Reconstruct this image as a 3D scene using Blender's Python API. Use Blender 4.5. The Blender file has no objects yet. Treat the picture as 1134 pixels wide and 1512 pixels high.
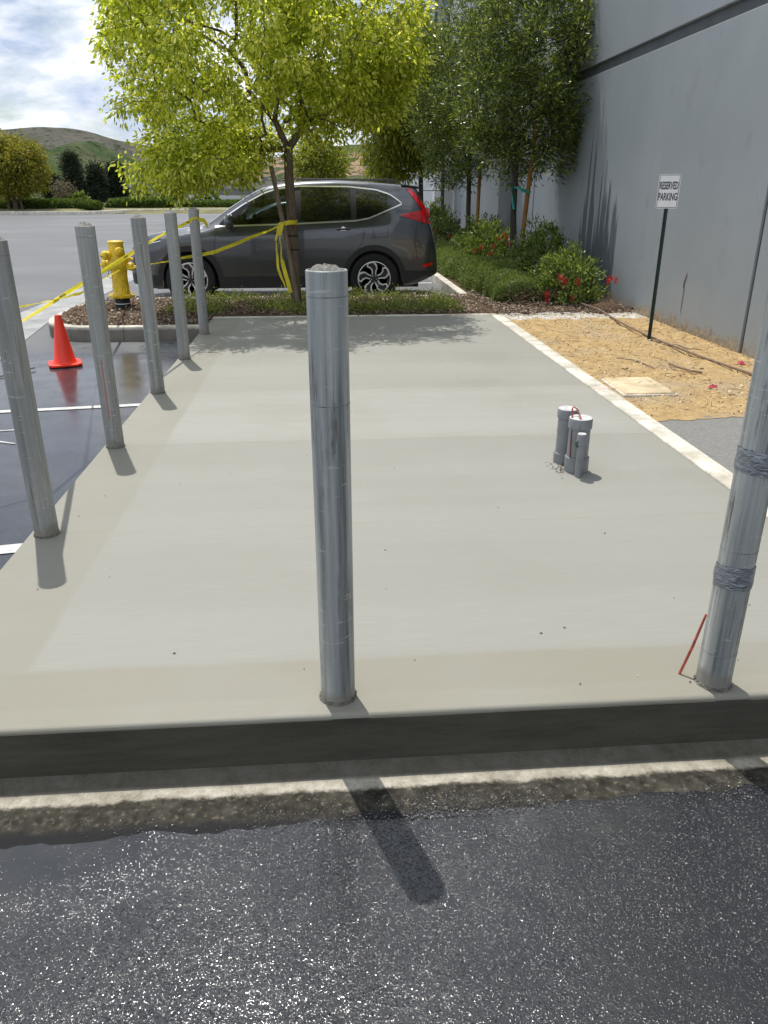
import bpy, bmesh, math, random
import numpy as np
from mathutils import Vector, Matrix, noise as mnoise
R = math.radians
scn = bpy.context.scene
COL = scn.collection

# ------------------------------------------------------------------ camera, sky, sun, exposure
SUN_EL, SUN_AZ = 67.6, 109.8           # azimuth counter-clockwise from +X
cd = bpy.data.cameras.new('camera'); cam = bpy.data.objects.new('camera', cd); COL.objects.link(cam)
cam.location = (0, 0, 1.40); cam.rotation_euler = (R(90-22.71), 0, R(-4.4))
cd.sensor_fit = 'VERTICAL'; cd.sensor_height = 36; cd.lens = 36*1136/1512.0
cd.clip_start = 0.05; cd.clip_end = 3000
scn.camera = cam
scn.render.resolution_x, scn.render.resolution_y = 768, 1024
scn.view_settings.view_transform = 'Standard'
scn.view_settings.look = 'None'; scn.view_settings.gamma = 1.0
scn.view_settings.use_curve_mapping = False
scn.view_settings.exposure = 0.16
w = bpy.data.worlds.new('World'); scn.world = w; w.use_nodes = True
nt = w.node_tree; nt.nodes.clear()
def wn(t, **k):
    n = nt.nodes.new(t)
    for a, b in k.items(): setattr(n, a, b)
    return n
out = wn('ShaderNodeOutputWorld'); bg = wn('ShaderNodeBackground')
sky = wn('ShaderNodeTexSky', sky_type='NISHITA', sun_disc=False, sun_elevation=R(SUN_EL), sun_rotation=R(90-SUN_AZ))
sky.air_density = 1.0; sky.dust_density = 0.6
tc = wn('ShaderNodeTexCoord'); mp = wn('ShaderNodeMapping'); mp.inputs['Scale'].default_value = (1.0, 1.0, 2.6)
mp.inputs['Location'].default_value = (2.1, 0.35, 0.3)
n1 = wn('ShaderNodeTexNoise'); n1.inputs['Scale'].default_value = 4.6; n1.inputs['Detail'].default_value = 9; n1.inputs['Roughness'].default_value = .58
r1 = wn('ShaderNodeValToRGB'); r1.color_ramp.elements[0].position = .31; r1.color_ramp.elements[1].position = .47
n2 = wn('ShaderNodeTexNoise'); n2.inputs['Scale'].default_value = 11.0; n2.inputs['Detail'].default_value = 8; n2.inputs['Roughness'].default_value = .55
r2 = wn('ShaderNodeValToRGB'); r2.color_ramp.elements[0].position = .36; r2.color_ramp.elements[1].position = .62
r2.color_ramp.elements[0].color = (6.4, 7.6, 10.0, 1); r2.color_ramp.elements[1].color = (13.8, 14.1, 14.5, 1)
mx = wn('ShaderNodeMix', data_type='RGBA')
L = nt.links.new
L(tc.outputs['Generated'], mp.inputs['Vector']); L(mp.outputs[0], n1.inputs['Vector']); L(mp.outputs[0], n2.inputs['Vector'])
L(n1.outputs['Fac'], r1.inputs[0]); L(n2.outputs['Fac'], r2.inputs[0])
L(r1.outputs[0], mx.inputs['Factor']); L(sky.outputs[0], mx.inputs['A']); L(r2.outputs[0], mx.inputs['B'])
L(mx.outputs['Result'], bg.inputs['Color']); bg.inputs['Strength'].default_value = 0.078
L(bg.outputs[0], out.inputs[0])
sl = bpy.data.lights.new('sun', 'SUN'); sl.energy = 3.8; sl.angle = R(.5); sl.color = (1, .965, .90)
so = bpy.data.objects.new('sun', sl); COL.objects.link(so)
sd = Vector((math.cos(R(SUN_AZ))*math.cos(R(SUN_EL)), math.sin(R(SUN_AZ))*math.cos(R(SUN_EL)), math.sin(R(SUN_EL))))
so.rotation_euler = sd.to_track_quat('Z', 'Y').to_euler()

# ------------------------------------------------------------------ materials
class NT:
    def __init__(s, name):
        s.m = bpy.data.materials.new(name); s.m.use_nodes = True; s.t = s.m.node_tree
        s.b = s.t.nodes['Principled BSDF']; s.o = s.t.nodes['Material Output']
        s.geo = s.t.nodes.new('ShaderNodeNewGeometry'); s.tc = s.t.nodes.new('ShaderNodeTexCoord')
    def n(s, t, **k):
        x = s.t.nodes.new(t)
        for a, b in k.items(): setattr(x, a, b)
        return x
    def l(s, a, b): s.t.links.new(a, b)
    def put(s, sock, v):
        if isinstance(v, bpy.types.NodeSocket): s.l(v, sock)
        else: sock.default_value = v
    def co(s, scale=(1,1,1), world=True, loc=(0,0,0), rot=(0,0,0)):
        m = s.n('ShaderNodeMapping'); s.l(s.geo.outputs['Position'] if world else s.tc.outputs['Object'], m.inputs[0])
        m.inputs['Scale'].default_value = scale; m.inputs['Location'].default_value = loc; m.inputs['Rotation'].default_value = rot
        return m.outputs[0]
    def noise(s, scale, co=None, detail=4, rough=.55, dist=0):
        x = s.n('ShaderNodeTexNoise'); s.l(co or s.geo.outputs['Position'], x.inputs['Vector'])
        x.inputs['Scale'].default_value = scale; x.inputs['Detail'].default_value = detail
        x.inputs['Roughness'].default_value = rough; x.inputs['Distortion'].default_value = dist
        return x.outputs['Fac']
    def vor(s, scale, co=None, feature='F1', out='Distance', rnd=1):
        x = s.n('ShaderNodeTexVoronoi', feature=feature); s.l(co or s.geo.outputs['Position'], x.inputs['Vector'])
        x.inputs['Scale'].default_value = scale; x.inputs['Randomness'].default_value = rnd
        return x.outputs[out]
    def ramp(s, f, stops, interp='LINEAR'):
        r = s.n('ShaderNodeValToRGB'); s.put(r.inputs[0], f); e = r.color_ramp.elements; r.color_ramp.interpolation = interp
        while len(e) < len(stops): e.new(.5)
        for k, (p, c) in enumerate(stops):
            e[k].position = p
            e[k].color = (c, c, c, 1) if not isinstance(c, tuple) else (*c[:3], 1)
        return r.outputs[0]
    def mix(s, f, a, b, mode='MIX'):
        x = s.n('ShaderNodeMix', data_type='RGBA', blend_type=mode)
        s.put(x.inputs['Factor'], f)
        for nm, v in (('A', a), ('B', b)):
            if isinstance(v, tuple): v = (*v[:3], 1)
            s.put(x.inputs[nm], v)
        return x.outputs['Result']
    def math(s, op, a, b=0.0, clamp=False):
        x = s.n('ShaderNodeMath', operation=op); x.use_clamp = clamp
        s.put(x.inputs[0], a); s.put(x.inputs[1], b); return x.outputs[0]
    def sep(s, v=None):
        x = s.n('ShaderNodeSeparateXYZ'); s.l(v or s.geo.outputs['Position'], x.inputs[0]); return x.outputs
    def step(s, v, a, b):      # 0 below a, 1 above b, smooth
        x = s.n('ShaderNodeMapRange'); x.interpolation_type = 'SMOOTHSTEP'; s.put(x.inputs[0], v)
        x.inputs[1].default_value = a; x.inputs[2].default_value = b; return x.outputs[0]
    def base(s, c, rough=.6, metal=0, spec=.5):
        if isinstance(c, tuple): c = (*c[:3], 1)
        s.put(s.b.inputs['Base Color'], c); s.put(s.b.inputs['Roughness'], rough)
        s.put(s.b.inputs['Metallic'], metal); s.put(s.b.inputs['Specular IOR Level'], spec); return s
    def bump(s, h, strength=.3, dist=.01, prev=None):
        x = s.n('ShaderNodeBump'); s.put(x.inputs['Height'], h); s.put(x.inputs['Strength'], strength); x.inputs['Distance'].default_value = dist
        if prev: s.l(prev, x.inputs['Normal'])
        s.l(x.outputs[0], s.b.inputs['Normal']); return x.outputs[0]

def simple(name, c, rough=.6, metal=0, spec=.5, var=.15, scale=8, bump=.0, coat=0):
    t = NT(name); f = t.noise(scale, t.co(world=False), 5)
    lo = tuple(v*(1-var) for v in c); hi = tuple(min(1, v*(1+var)) for v in c)
    t.base(t.ramp(f, [(.3, lo), (.7, hi)]), rough, metal, spec)
    if bump: t.bump(t.noise(scale*6, t.co(world=False), 4), bump, .01)
    if coat: t.b.inputs['Coat Weight'].default_value = coat; t.b.inputs['Coat Roughness'].default_value = .03
    return t.m

def m_slab():
    t = NT('fresh_concrete'); P = t.sep()
    big = t.noise(1.1, detail=5); 
    broom = t.noise(1.0, t.co((5, 260, 1)), 4, .65); broom2 = t.noise(1.0, t.co((2.2, 38, 1)), 4, .7)
    bands = t.noise(1.0, t.co((.05, 1.9, 0), loc=(0, 3.3, 0)), 2, .5)
    c = t.ramp(bands, [(.36, (.284, .278, .244)), (.5, (.300, .295, .262)), (.52, (.312, .307, .274)), (.68, (.325, .320, .288))])
    c = t.mix(t.ramp(big, [(.35, 0), (.72, .55)]), c, (.350, .348, .322))
    c = t.mix(t.ramp(broom2, [(.4, 0), (.75, .30)]), c, (.295, .288, .248))
    c = t.mix(t.ramp(broom, [(.40, .30), (.58, 0)]), c, (.215, .21, .18))
    c = t.mix(t.ramp(t.noise(1, t.co((2.2, 5.5, 1), loc=(3, 5, 0)), 7, .7), [(.56, 0), (.72, .16)]), c, (.47, .468, .44))
    wn_ = t.n('ShaderNodeTexWhiteNoise', noise_dimensions='1D'); t.l(t.math('FLOOR', t.math('ADD', t.math('MULTIPLY', t.math('ADD', P[1], t.math('MULTIPLY', t.math('SUBTRACT', t.noise(1.7, detail=2), .5), .05)), .78), .5)), wn_.inputs['W'])
    c = t.mix(t.math('MULTIPLY', wn_.outputs['Value'], .5), c, (.225, .220, .192))
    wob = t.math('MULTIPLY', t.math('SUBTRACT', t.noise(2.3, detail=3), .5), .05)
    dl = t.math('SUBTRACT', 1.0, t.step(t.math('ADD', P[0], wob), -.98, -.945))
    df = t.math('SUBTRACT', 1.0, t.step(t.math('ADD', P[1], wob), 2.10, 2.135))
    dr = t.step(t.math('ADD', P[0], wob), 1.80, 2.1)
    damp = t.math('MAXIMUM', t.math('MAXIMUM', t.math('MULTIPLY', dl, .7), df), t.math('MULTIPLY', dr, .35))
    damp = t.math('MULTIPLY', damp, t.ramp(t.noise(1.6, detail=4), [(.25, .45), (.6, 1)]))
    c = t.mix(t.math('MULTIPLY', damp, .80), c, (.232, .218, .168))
    spots = t.ramp(t.vor(60), [(.03, 1), (.06, 0)])
    c = t.mix(t.math('MULTIPLY', t.math('MULTIPLY', spots, t.ramp(t.noise(9), [(.55, 0), (.7, 1)])), .35), c, (.2, .19, .16))
    grain = t.noise(240, detail=3)
    c = t.mix(t.ramp(grain, [(.35, .14), (.6, 0)]), c, (.30, .29, .25))
    # lines left where one float pass meets the next
    y1 = t.math('ADD', P[1], t.math('MULTIPLY', t.math('SUBTRACT', t.noise(1.7, detail=2), .5), .05))
    fr = t.math('ABSOLUTE', t.math('SUBTRACT', t.math('FRACT', t.math('MULTIPLY', y1, .78)), .5))
    line = t.math('MULTIPLY', t.math('SUBTRACT', 1.0, t.step(fr, .0, .008)), t.ramp(t.noise(1.3, t.co(loc=(9, 1, 0)), 3), [(.35, .1), (.55, .75)]))
    c = t.mix(line, c, (.25, .24, .20))
    t.base(c, t.ramp(big, [(.3, .55), (.7, .8)]), 0, .35)
    b = t.bump(broom, .4, .003); t.bump(t.noise(45, detail=4), .12, .004, b)
    return t.m
def m_face():  # very dark slab sides: shade painted into the concrete colour
    t = NT('shaded_face_concrete'); c = t.ramp(t.noise(1, t.co((3, 3, 22)), 7, .7), [(.3, (.048, .045, .035)), (.7, (.088, .082, .066))])
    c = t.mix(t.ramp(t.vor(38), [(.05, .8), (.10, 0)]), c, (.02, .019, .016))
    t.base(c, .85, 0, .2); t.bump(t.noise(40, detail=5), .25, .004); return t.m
def m_kerb(name='kerb_concrete', c1=(.34, .32, .27), c2=(.58, .55, .48)):
    t = NT(name); c = t.ramp(t.noise(5, detail=8, rough=.7), [(.3, c1), (.55, c2), (.75, tuple(min(.8, v*1.15) for v in c2))])
    c = t.mix(t.ramp(t.noise(2.2, t.co(loc=(4, 4, 0)), 6, .7), [(.48, 0), (.66, .55)]), c, (.30, .24, .16))
    c = t.mix(t.ramp(t.vor(95), [(.05, .5), (.14, 0)]), c, (.2, .18, .15))
    if name == 'kerb_concrete':
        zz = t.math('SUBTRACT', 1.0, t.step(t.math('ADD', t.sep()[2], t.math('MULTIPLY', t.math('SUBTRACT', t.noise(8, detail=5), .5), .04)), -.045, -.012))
        c = t.mix(t.math('MULTIPLY', zz, .8), c, (.095, .088, .072))  # kerb sides darkened in the colour, for shade as well as damp
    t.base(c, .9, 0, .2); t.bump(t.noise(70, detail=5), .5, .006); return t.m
def m_asphalt():
    t = NT('asphalt'); P = t.sep()
    vc = t.n('ShaderNodeVectorMath', operation='ADD'); t.l(t.geo.outputs['Position'], vc.inputs[0]); nn_ = t.n('ShaderNodeTexNoise'); nn_.inputs['Scale'].default_value = 260; t.l(t.geo.outputs['Position'], nn_.inputs['Vector']); sc_ = t.n('ShaderNodeVectorMath', operation='SCALE'); t.l(nn_.outputs['Color'], sc_.inputs[0]); sc_.inputs['Scale'].default_value = .005; t.l(sc_.outputs[0], vc.inputs[1])
    stone = t.vor(195, vc.outputs[0], out='Color'); sd_ = t.vor(195, vc.outputs[0])
    sx = t.sep(stone)[0]
    wetn = t.noise(.9, detail=5, rough=.6)
    wet_near = t.math('SUBTRACT', 1.0, t.step(t.math('ADD', P[1], t.math('MULTIPLY', t.math('SUBTRACT', wetn, .5), 3.0)), 7.7, 8.9))
    wx = t.step(t.math('ADD', P[0], t.math('MULTIPLY', wetn, 2.2)), -3.9, -3.3)
    wet = t.math('MULTIPLY', wet_near, t.math('MAXIMUM', wx, t.math('SUBTRACT', 1.0, t.step(P[1], 3, 8))))
    # tyre polish and patch tone of the dry lot
    tone = t.noise(.12, t.co((1, 2.4, 1)), 5, .6)
    dry = t.ramp(tone, [(.3, (.100, .103, .108)), (.55, (.135, .138, .142)), (.75, (.185, .187, .188))])
    dry = t.mix(t.ramp(t.noise(.5, t.co((.12, 1.8, 1), rot=(0, 0, .5)), 3), [(.45, 0), (.7, .4)]), dry, (.10, .10, .105))
    wetc = t.ramp(t.noise(2.0, detail=6, rough=.65), [(.3, (.013, .014, .018)), (.6, (.025, .0255, .027)), (.8, (.044, .041, .034))])
    wetc = t.mix(t.step(P[1], 2.2, 4.0), wetc, t.ramp(t.noise(3.5, detail=7, rough=.7), [(.3, (.024, .026, .032)), (.7, (.052, .055, .062))]))  # farther wet asphalt lightened in colour to imitate reflected low sky
    c = t.mix(wet, dry, wetc)
    near = t.math('SUBTRACT', 1.0, t.step(P[1], 2.5, 4.5))
    pale = t.math('MULTIPLY', t.ramp(sx, [(.88, 0), (.91, 1)]), t.ramp(sd_, [(.24, 1), (.32, 0)]))
    pale = t.math('MULTIPLY', pale, t.ramp(t.noise(2.6, detail=4), [(.35, .25), (.65, 1)]))
    c = t.mix(t.math('MULTIPLY', pale, t.math('ADD', t.math('MULTIPLY', near, .75), .10)), c, t.ramp(t.sep(stone)[1], [(.2, (.10, .098, .09)), (.8, (.42, .41, .39))]))
    pudd = t.ramp(t.noise(1.15, t.co(loc=(3.1, 7.7, 0)), 4, .5), [(.42, 0), (.58, 1)])
    pud = t.math('MULTIPLY', wet, t.math('MAXIMUM', t.math('MULTIPLY', pudd, t.step(P[1], 2.0, 3.4)), t.math('MULTIPLY', t.math('SUBTRACT', 1.0, t.step(t.math('ADD', P[0], wetn), -.35, .55)), t.step(t.math('ADD', P[1], t.math('MULTIPLY', t.noise(6, detail=4), .3)), 1.42, 1.66))))
    rough = t.mix(wet, (.62,)*3, t.mix(pud, t.ramp(t.noise(3.0, detail=4), [(.3, .075), (.7, .15)]), t.ramp(t.noise(5, detail=5), [(.35, .07), (.7, .24)])))
    t.base(c, rough, 0, t.mix(wet, (.35,)*3, t.mix(near, (.62,)*3, (.78,)*3)))
    h = t.math('MULTIPLY', t.math('SUBTRACT', 1.0, t.ramp(sd_, [(.0, 0.0), (.6, 1.0)])), t.ramp(sx, [(.35, .08), (.95, 1)]))
    st = t.mix(wet, (.35,)*3, t.mix(pud, (.95,)*3, (.16,)*3))
    b = t.bump(h, t.sep(st)[0], .0026)
    t.bump(t.noise(30, detail=4), t.math('MULTIPLY', t.sep(st)[0], .35), .006, b)
    return t.m
def m_gutter():
    t = NT('worn_gutter_concrete'); P = t.sep()
    c = t.ramp(t.noise(14, detail=8, rough=.75), [(.3, (.16, .145, .11)), (.5, (.34, .31, .25)), (.7, (.52, .49, .42))])
    c = t.mix(t.ramp(t.vor(110), [(.06, .8), (.2, 0)]), c, (.09, .08, .06))
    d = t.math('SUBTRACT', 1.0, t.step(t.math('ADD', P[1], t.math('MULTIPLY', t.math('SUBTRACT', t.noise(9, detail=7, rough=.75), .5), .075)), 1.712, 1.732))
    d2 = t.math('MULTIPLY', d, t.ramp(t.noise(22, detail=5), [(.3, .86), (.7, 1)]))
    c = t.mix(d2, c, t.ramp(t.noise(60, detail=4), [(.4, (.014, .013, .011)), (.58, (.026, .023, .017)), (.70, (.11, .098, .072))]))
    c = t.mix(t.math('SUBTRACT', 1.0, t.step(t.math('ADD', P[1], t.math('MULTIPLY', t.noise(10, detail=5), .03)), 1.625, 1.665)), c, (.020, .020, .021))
    cast_shade = t.step(t.math('ADD', P[1], t.math('MULTIPLY', t.math('SUBTRACT', t.noise(7, detail=5), .5), .02)), 1.752, 1.776)
    c = t.mix(t.math('MULTIPLY', cast_shade, .78), c, (.050, .046, .036))  # painted shadow: concrete close under the slab darker than the lit strip
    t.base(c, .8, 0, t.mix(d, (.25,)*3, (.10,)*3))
    b = t.bump(t.noise(120, detail=5), .4, .0025); t.bump(t.vor(190), .35, .001, b); return t.m
def m_galv(name, dull):
    t = NT(name); o = t.co(world=False)
    ri = t.n('ShaderNodeObjectInfo').outputs['Random']
    va = t.n('ShaderNodeVectorMath', operation='ADD'); t.l(t.tc.outputs['Object'], va.inputs[0]); cb = t.n('ShaderNodeCombineXYZ')
    t.l(t.math('MULTIPLY', ri, 17.0), cb.inputs[0]); t.l(t.math('MULTIPLY', ri, 31.0), cb.inputs[2]); t.l(cb.outputs[0], va.inputs[1])
    def cm(s):
        m = t.n('ShaderNodeMapping'); t.l(va.outputs[0], m.inputs[0]); m.inputs['Scale'].default_value = s; return m.outputs[0]
    st = t.noise(1, cm((26, 26, .8)), 6, .68); st2 = t.noise(1, cm((120, 120, 3)), 4, .6); bl = t.noise(1, cm((9, 9, 3.5)), 6, .65)
    if dull: c = t.ramp(st, [(.3, (.19, .198, .188)), (.5, (.30, .31, .295)), (.7, (.41, .42, .395))])
    else: c = t.ramp(st, [(.30, (.13, .145, .145)), (.45, (.33, .355, .35)), (.58, (.47, .49, .475)), (.72, (.66, .67, .64))])
    c = t.mix(t.ramp(bl, [(.52, 0), (.72, .55)]), c, (.50, .49, .44) if dull else (.30, .31, .31))
    c = t.mix(t.ramp(t.math('MULTIPLY', st2, bl), [(.30, 0), (.40, .8)]), c, (.11, .10, .08))
    scr = t.ramp(t.noise(1, cm((14, 14, 90)), 3), [(.64, 0), (.7, .5)])
    c = t.mix(scr, c, (.62, .63, .62))
    P = t.sep(t.tc.outputs['Object'])
    foot = t.math('SUBTRACT', 1.0, t.step(t.math('ADD', P[2], t.math('MULTIPLY', t.math('SUBTRACT', bl, .5), .16)), .03, .07))
    c = t.mix(t.math('MULTIPLY', foot, .8), c, (.20, .185, .15))
    met = t.math('MULTIPLY', t.math('SUBTRACT', 1.0, foot), .22 if dull else .45)
    t.base(c, t.ramp(bl, [(.3, .34 if not dull else .5), (.7, .52 if not dull else .68)]), met, .4)
    t.bump(t.noise(1, cm((45, 45, 6)), 5), .12, .004); return t.m
def m_leaf(name, stops, trans=.4, rough=.45, tr_gain=1.6):
    t = NT(name); c = t.ramp(t.geo.outputs['Random Per Island'], stops)
    t.base(c, rough, 0, .45)
    tr = t.n('ShaderNodeBsdfTranslucent'); t.l(t.mix(1.0, c, (tr_gain, tr_gain*.97, tr_gain*.55), 'MULTIPLY'), tr.inputs[0])
    mxs = t.n('ShaderNodeMixShader'); mxs.inputs[0].default_value = trans
    t.l(t.b.outputs[0], mxs.inputs[1]); t.l(tr.outputs[0], mxs.inputs[2]); t.l(mxs.outputs[0], t.o.inputs[0]); return t.m
def m_bark(name, c1, c2):
    t = NT(name); f = t.noise(1, t.co((40, 40, 7)), 6, .7); t.base(t.ramp(f, [(.3, c1), (.7, c2)]), .9, 0, .2); t.bump(f, .6, .01); return t.m
def m_chip(name, stops, rough=.9):
    t = NT(name); t.base(t.ramp(t.geo.outputs['Random Per Island'], stops), rough, 0, .2); return t.m
def m_sand():
    t = NT('sandy_soil'); P = t.sep()
    f = t.noise(6, detail=9, rough=.75); c = t.ramp(f, [(.25, (.36, .235, .11)), (.45, (.48, .33, .155)), (.6, (.58, .415, .205)), (.8, (.67, .52, .31))])
    c = t.mix(t.ramp(t.noise(1, t.co((18, 46, 1), rot=(0, 0, .7)), 5, .7), [(.5, 0), (.66, .55)]), c, (.25, .17, .09))
    c = t.mix(t.ramp(t.noise(1.6, t.co(loc=(1.7, 2.2, 0)), 5), [(.48, 0), (.66, .6)]), c, (.42, .345, .25))
    pk = t.math('MULTIPLY', t.step(t.math('ADD', P[1], t.math('MULTIPLY', t.math('SUBTRACT', t.noise(7, detail=5), .5), .5)), 9.02, 9.14), .9)
    c = t.mix(pk, c, t.ramp(t.noise(30, detail=5), [(.35, (.40, .36, .30)), (.6, (.74, .72, .68))]))
    t.base(c, .95, 0, .15); b = t.bump(t.noise(28, detail=8, rough=.7), .9, .03); t.bump(t.vor(70), .4, .01, b); return t.m
def m_mulch():
    t = NT('mulch_soil'); c = t.ramp(t.noise(40, detail=7, rough=.8), [(.3, (.04, .026, .018)), (.55, (.13, .085, .055)), (.75, (.27, .20, .145))])
    t.base(c, .95, 0, .15); t.bump(t.noise(60, detail=6), .9, .03); return t.m
def m_wall():
    t = NT('grey_painted_concrete'); P = t.sep()
    cloud = t.noise(1, t.co((1, .5, .55)), 5, .6); runs = t.noise(1, t.co((1, 3.2, .12)), 5, .6)
    c = t.ramp(cloud, [(.3, (.255, .288, .318)), (.55, (.285, .318, .348)), (.75, (.315, .348, .376))])
    c = t.mix(t.ramp(runs, [(.52, 0), (.8, .18)]), c, (.22, .245, .27))
    # fresh darker paint drips, a stain with a ragged, pointed top
    drip = t.noise(1, t.co((1, 6.5, .05), loc=(0, 2.0, 0)), 3, .6)
    def patch(y0, y1, top, amp, ww=.06):
        a = t.math('MULTIPLY', t.step(P[1], y0-ww, y0), t.math('SUBTRACT', 1.0, t.step(P[1], y1, y1+ww)))
        h = t.math('SUBTRACT', t.math('ADD', P[2], t.math('MULTIPLY', t.math('SUBTRACT', drip, .5), -amp)), top)
        return t.math('MULTIPLY', a, t.math('SUBTRACT', 1.0, t.step(h, -.03, .12)))
    m = t.math('MAXIMUM', patch(10.95, 11.95, 1.35, 6.5), patch(16.45, 17.7, 2.2, 2.0))
    m = t.math('MAXIMUM', m, patch(10.45, 10.95, .85, 3.6))
    c = t.mix(t.math('MULTIPLY', m, .88), c, (.075, .093, .112))
    # soil splash along the foot of the wall
    sp = t.math('SUBTRACT', 1.0, t.step(t.math('ADD', P[2], t.math('MULTIPLY', t.math('SUBTRACT', t.noise(5, detail=7, rough=.7), .5), .42)), .02, .17))
    sp = t.math('MULTIPLY', sp, t.step(P[1], 5.9, 7.2))
    c = t.mix(t.math('MULTIPLY', sp, .85), c, t.ramp(t.noise(25, detail=5), [(.35, (.18, .13, .08)), (.65, (.42, .34, .23))]))
    c = t.mix(t.ramp(t.noise(1, t.co((1, 9, 2.2), rot=(.7, 0, 0)), 6, .7), [(.66, 0), (.74, .35)]), c, (.42, .42, .41))
    c = t.mix(t.ramp(t.noise(1, t.co((1, 2.6, 2.0), loc=(5, 1, 2)), 4), [(.62, 0), (.75, .35)]), c, (.17, .18, .19))
    t.base(c, .62, 0, .35); b = t.bump(t.noise(90, detail=4), .15, .004); t.bump(t.noise(1.3, detail=3), .25, .03, b); return t.m
def m_hill(name, kind):
    t = NT(name); P = t.sep()
    sc = .05 if kind == 'far' else .09
    f = t.noise(sc, detail=9, rough=.7); g = t.noise(sc*6, detail=6, rough=.75)
    if kind == 'far': c = t.ramp(f, [(.3, (.075, .080, .062)), (.55, (.115, .108, .090)), (.75, (.155, .142, .118))])
    else:
        c = t.ramp(f, [(.32, (.035, .060, .026)), (.5, (.070, .100, .040)), (.68, (.145, .135, .080))])
        if kind == 'bluff':
            soil = t.math('MULTIPLY', t.ramp(t.noise(.16, detail=7, rough=.7), [(.47, 0), (.56, 1)]), t.math('SUBTRACT', 1.0, t.step(P[2], 9.5, 12.5)))
            c = t.mix(soil, c, (.36, .245, .165))
    c = t.mix(t.ramp(g, [(.53, 0), (.60, .85)]), c, (.022, .034, .018))
    t.base(c, 1.0, 0, .05); t.bump(g, .8, 1.5); return t.m
def m_carpaint():
    t = NT('grey_car_paint'); f = t.vor(900, t.co(world=False), out='Color')
    t.base(t.mix(.25, (.088, .093, .103), f, 'SOFT_LIGHT'), .33, .75, .5)
    t.b.inputs['Coat Weight'].default_value = 1.0; t.b.inputs['Coat Roughness'].default_value = .03; return t.m
def m_tape():
    t = NT('yellow_tape'); t.base(t.ramp(t.noise(20, detail=3), [(.3, (.62, .52, .02)), (.7, (.80, .69, .04))]), .35, 0, .5)
    tr = t.n('ShaderNodeBsdfTranslucent'); tr.inputs[0].default_value = (.8, .7, .05, 1)
    m = t.n('ShaderNodeMixShader'); m.inputs[0].default_value = .3; t.l(t.b.outputs[0], m.inputs[1]); t.l(tr.outputs[0], m.inputs[2]); t.l(m.outputs[0], t.o.inputs[0]); return t.m

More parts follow.
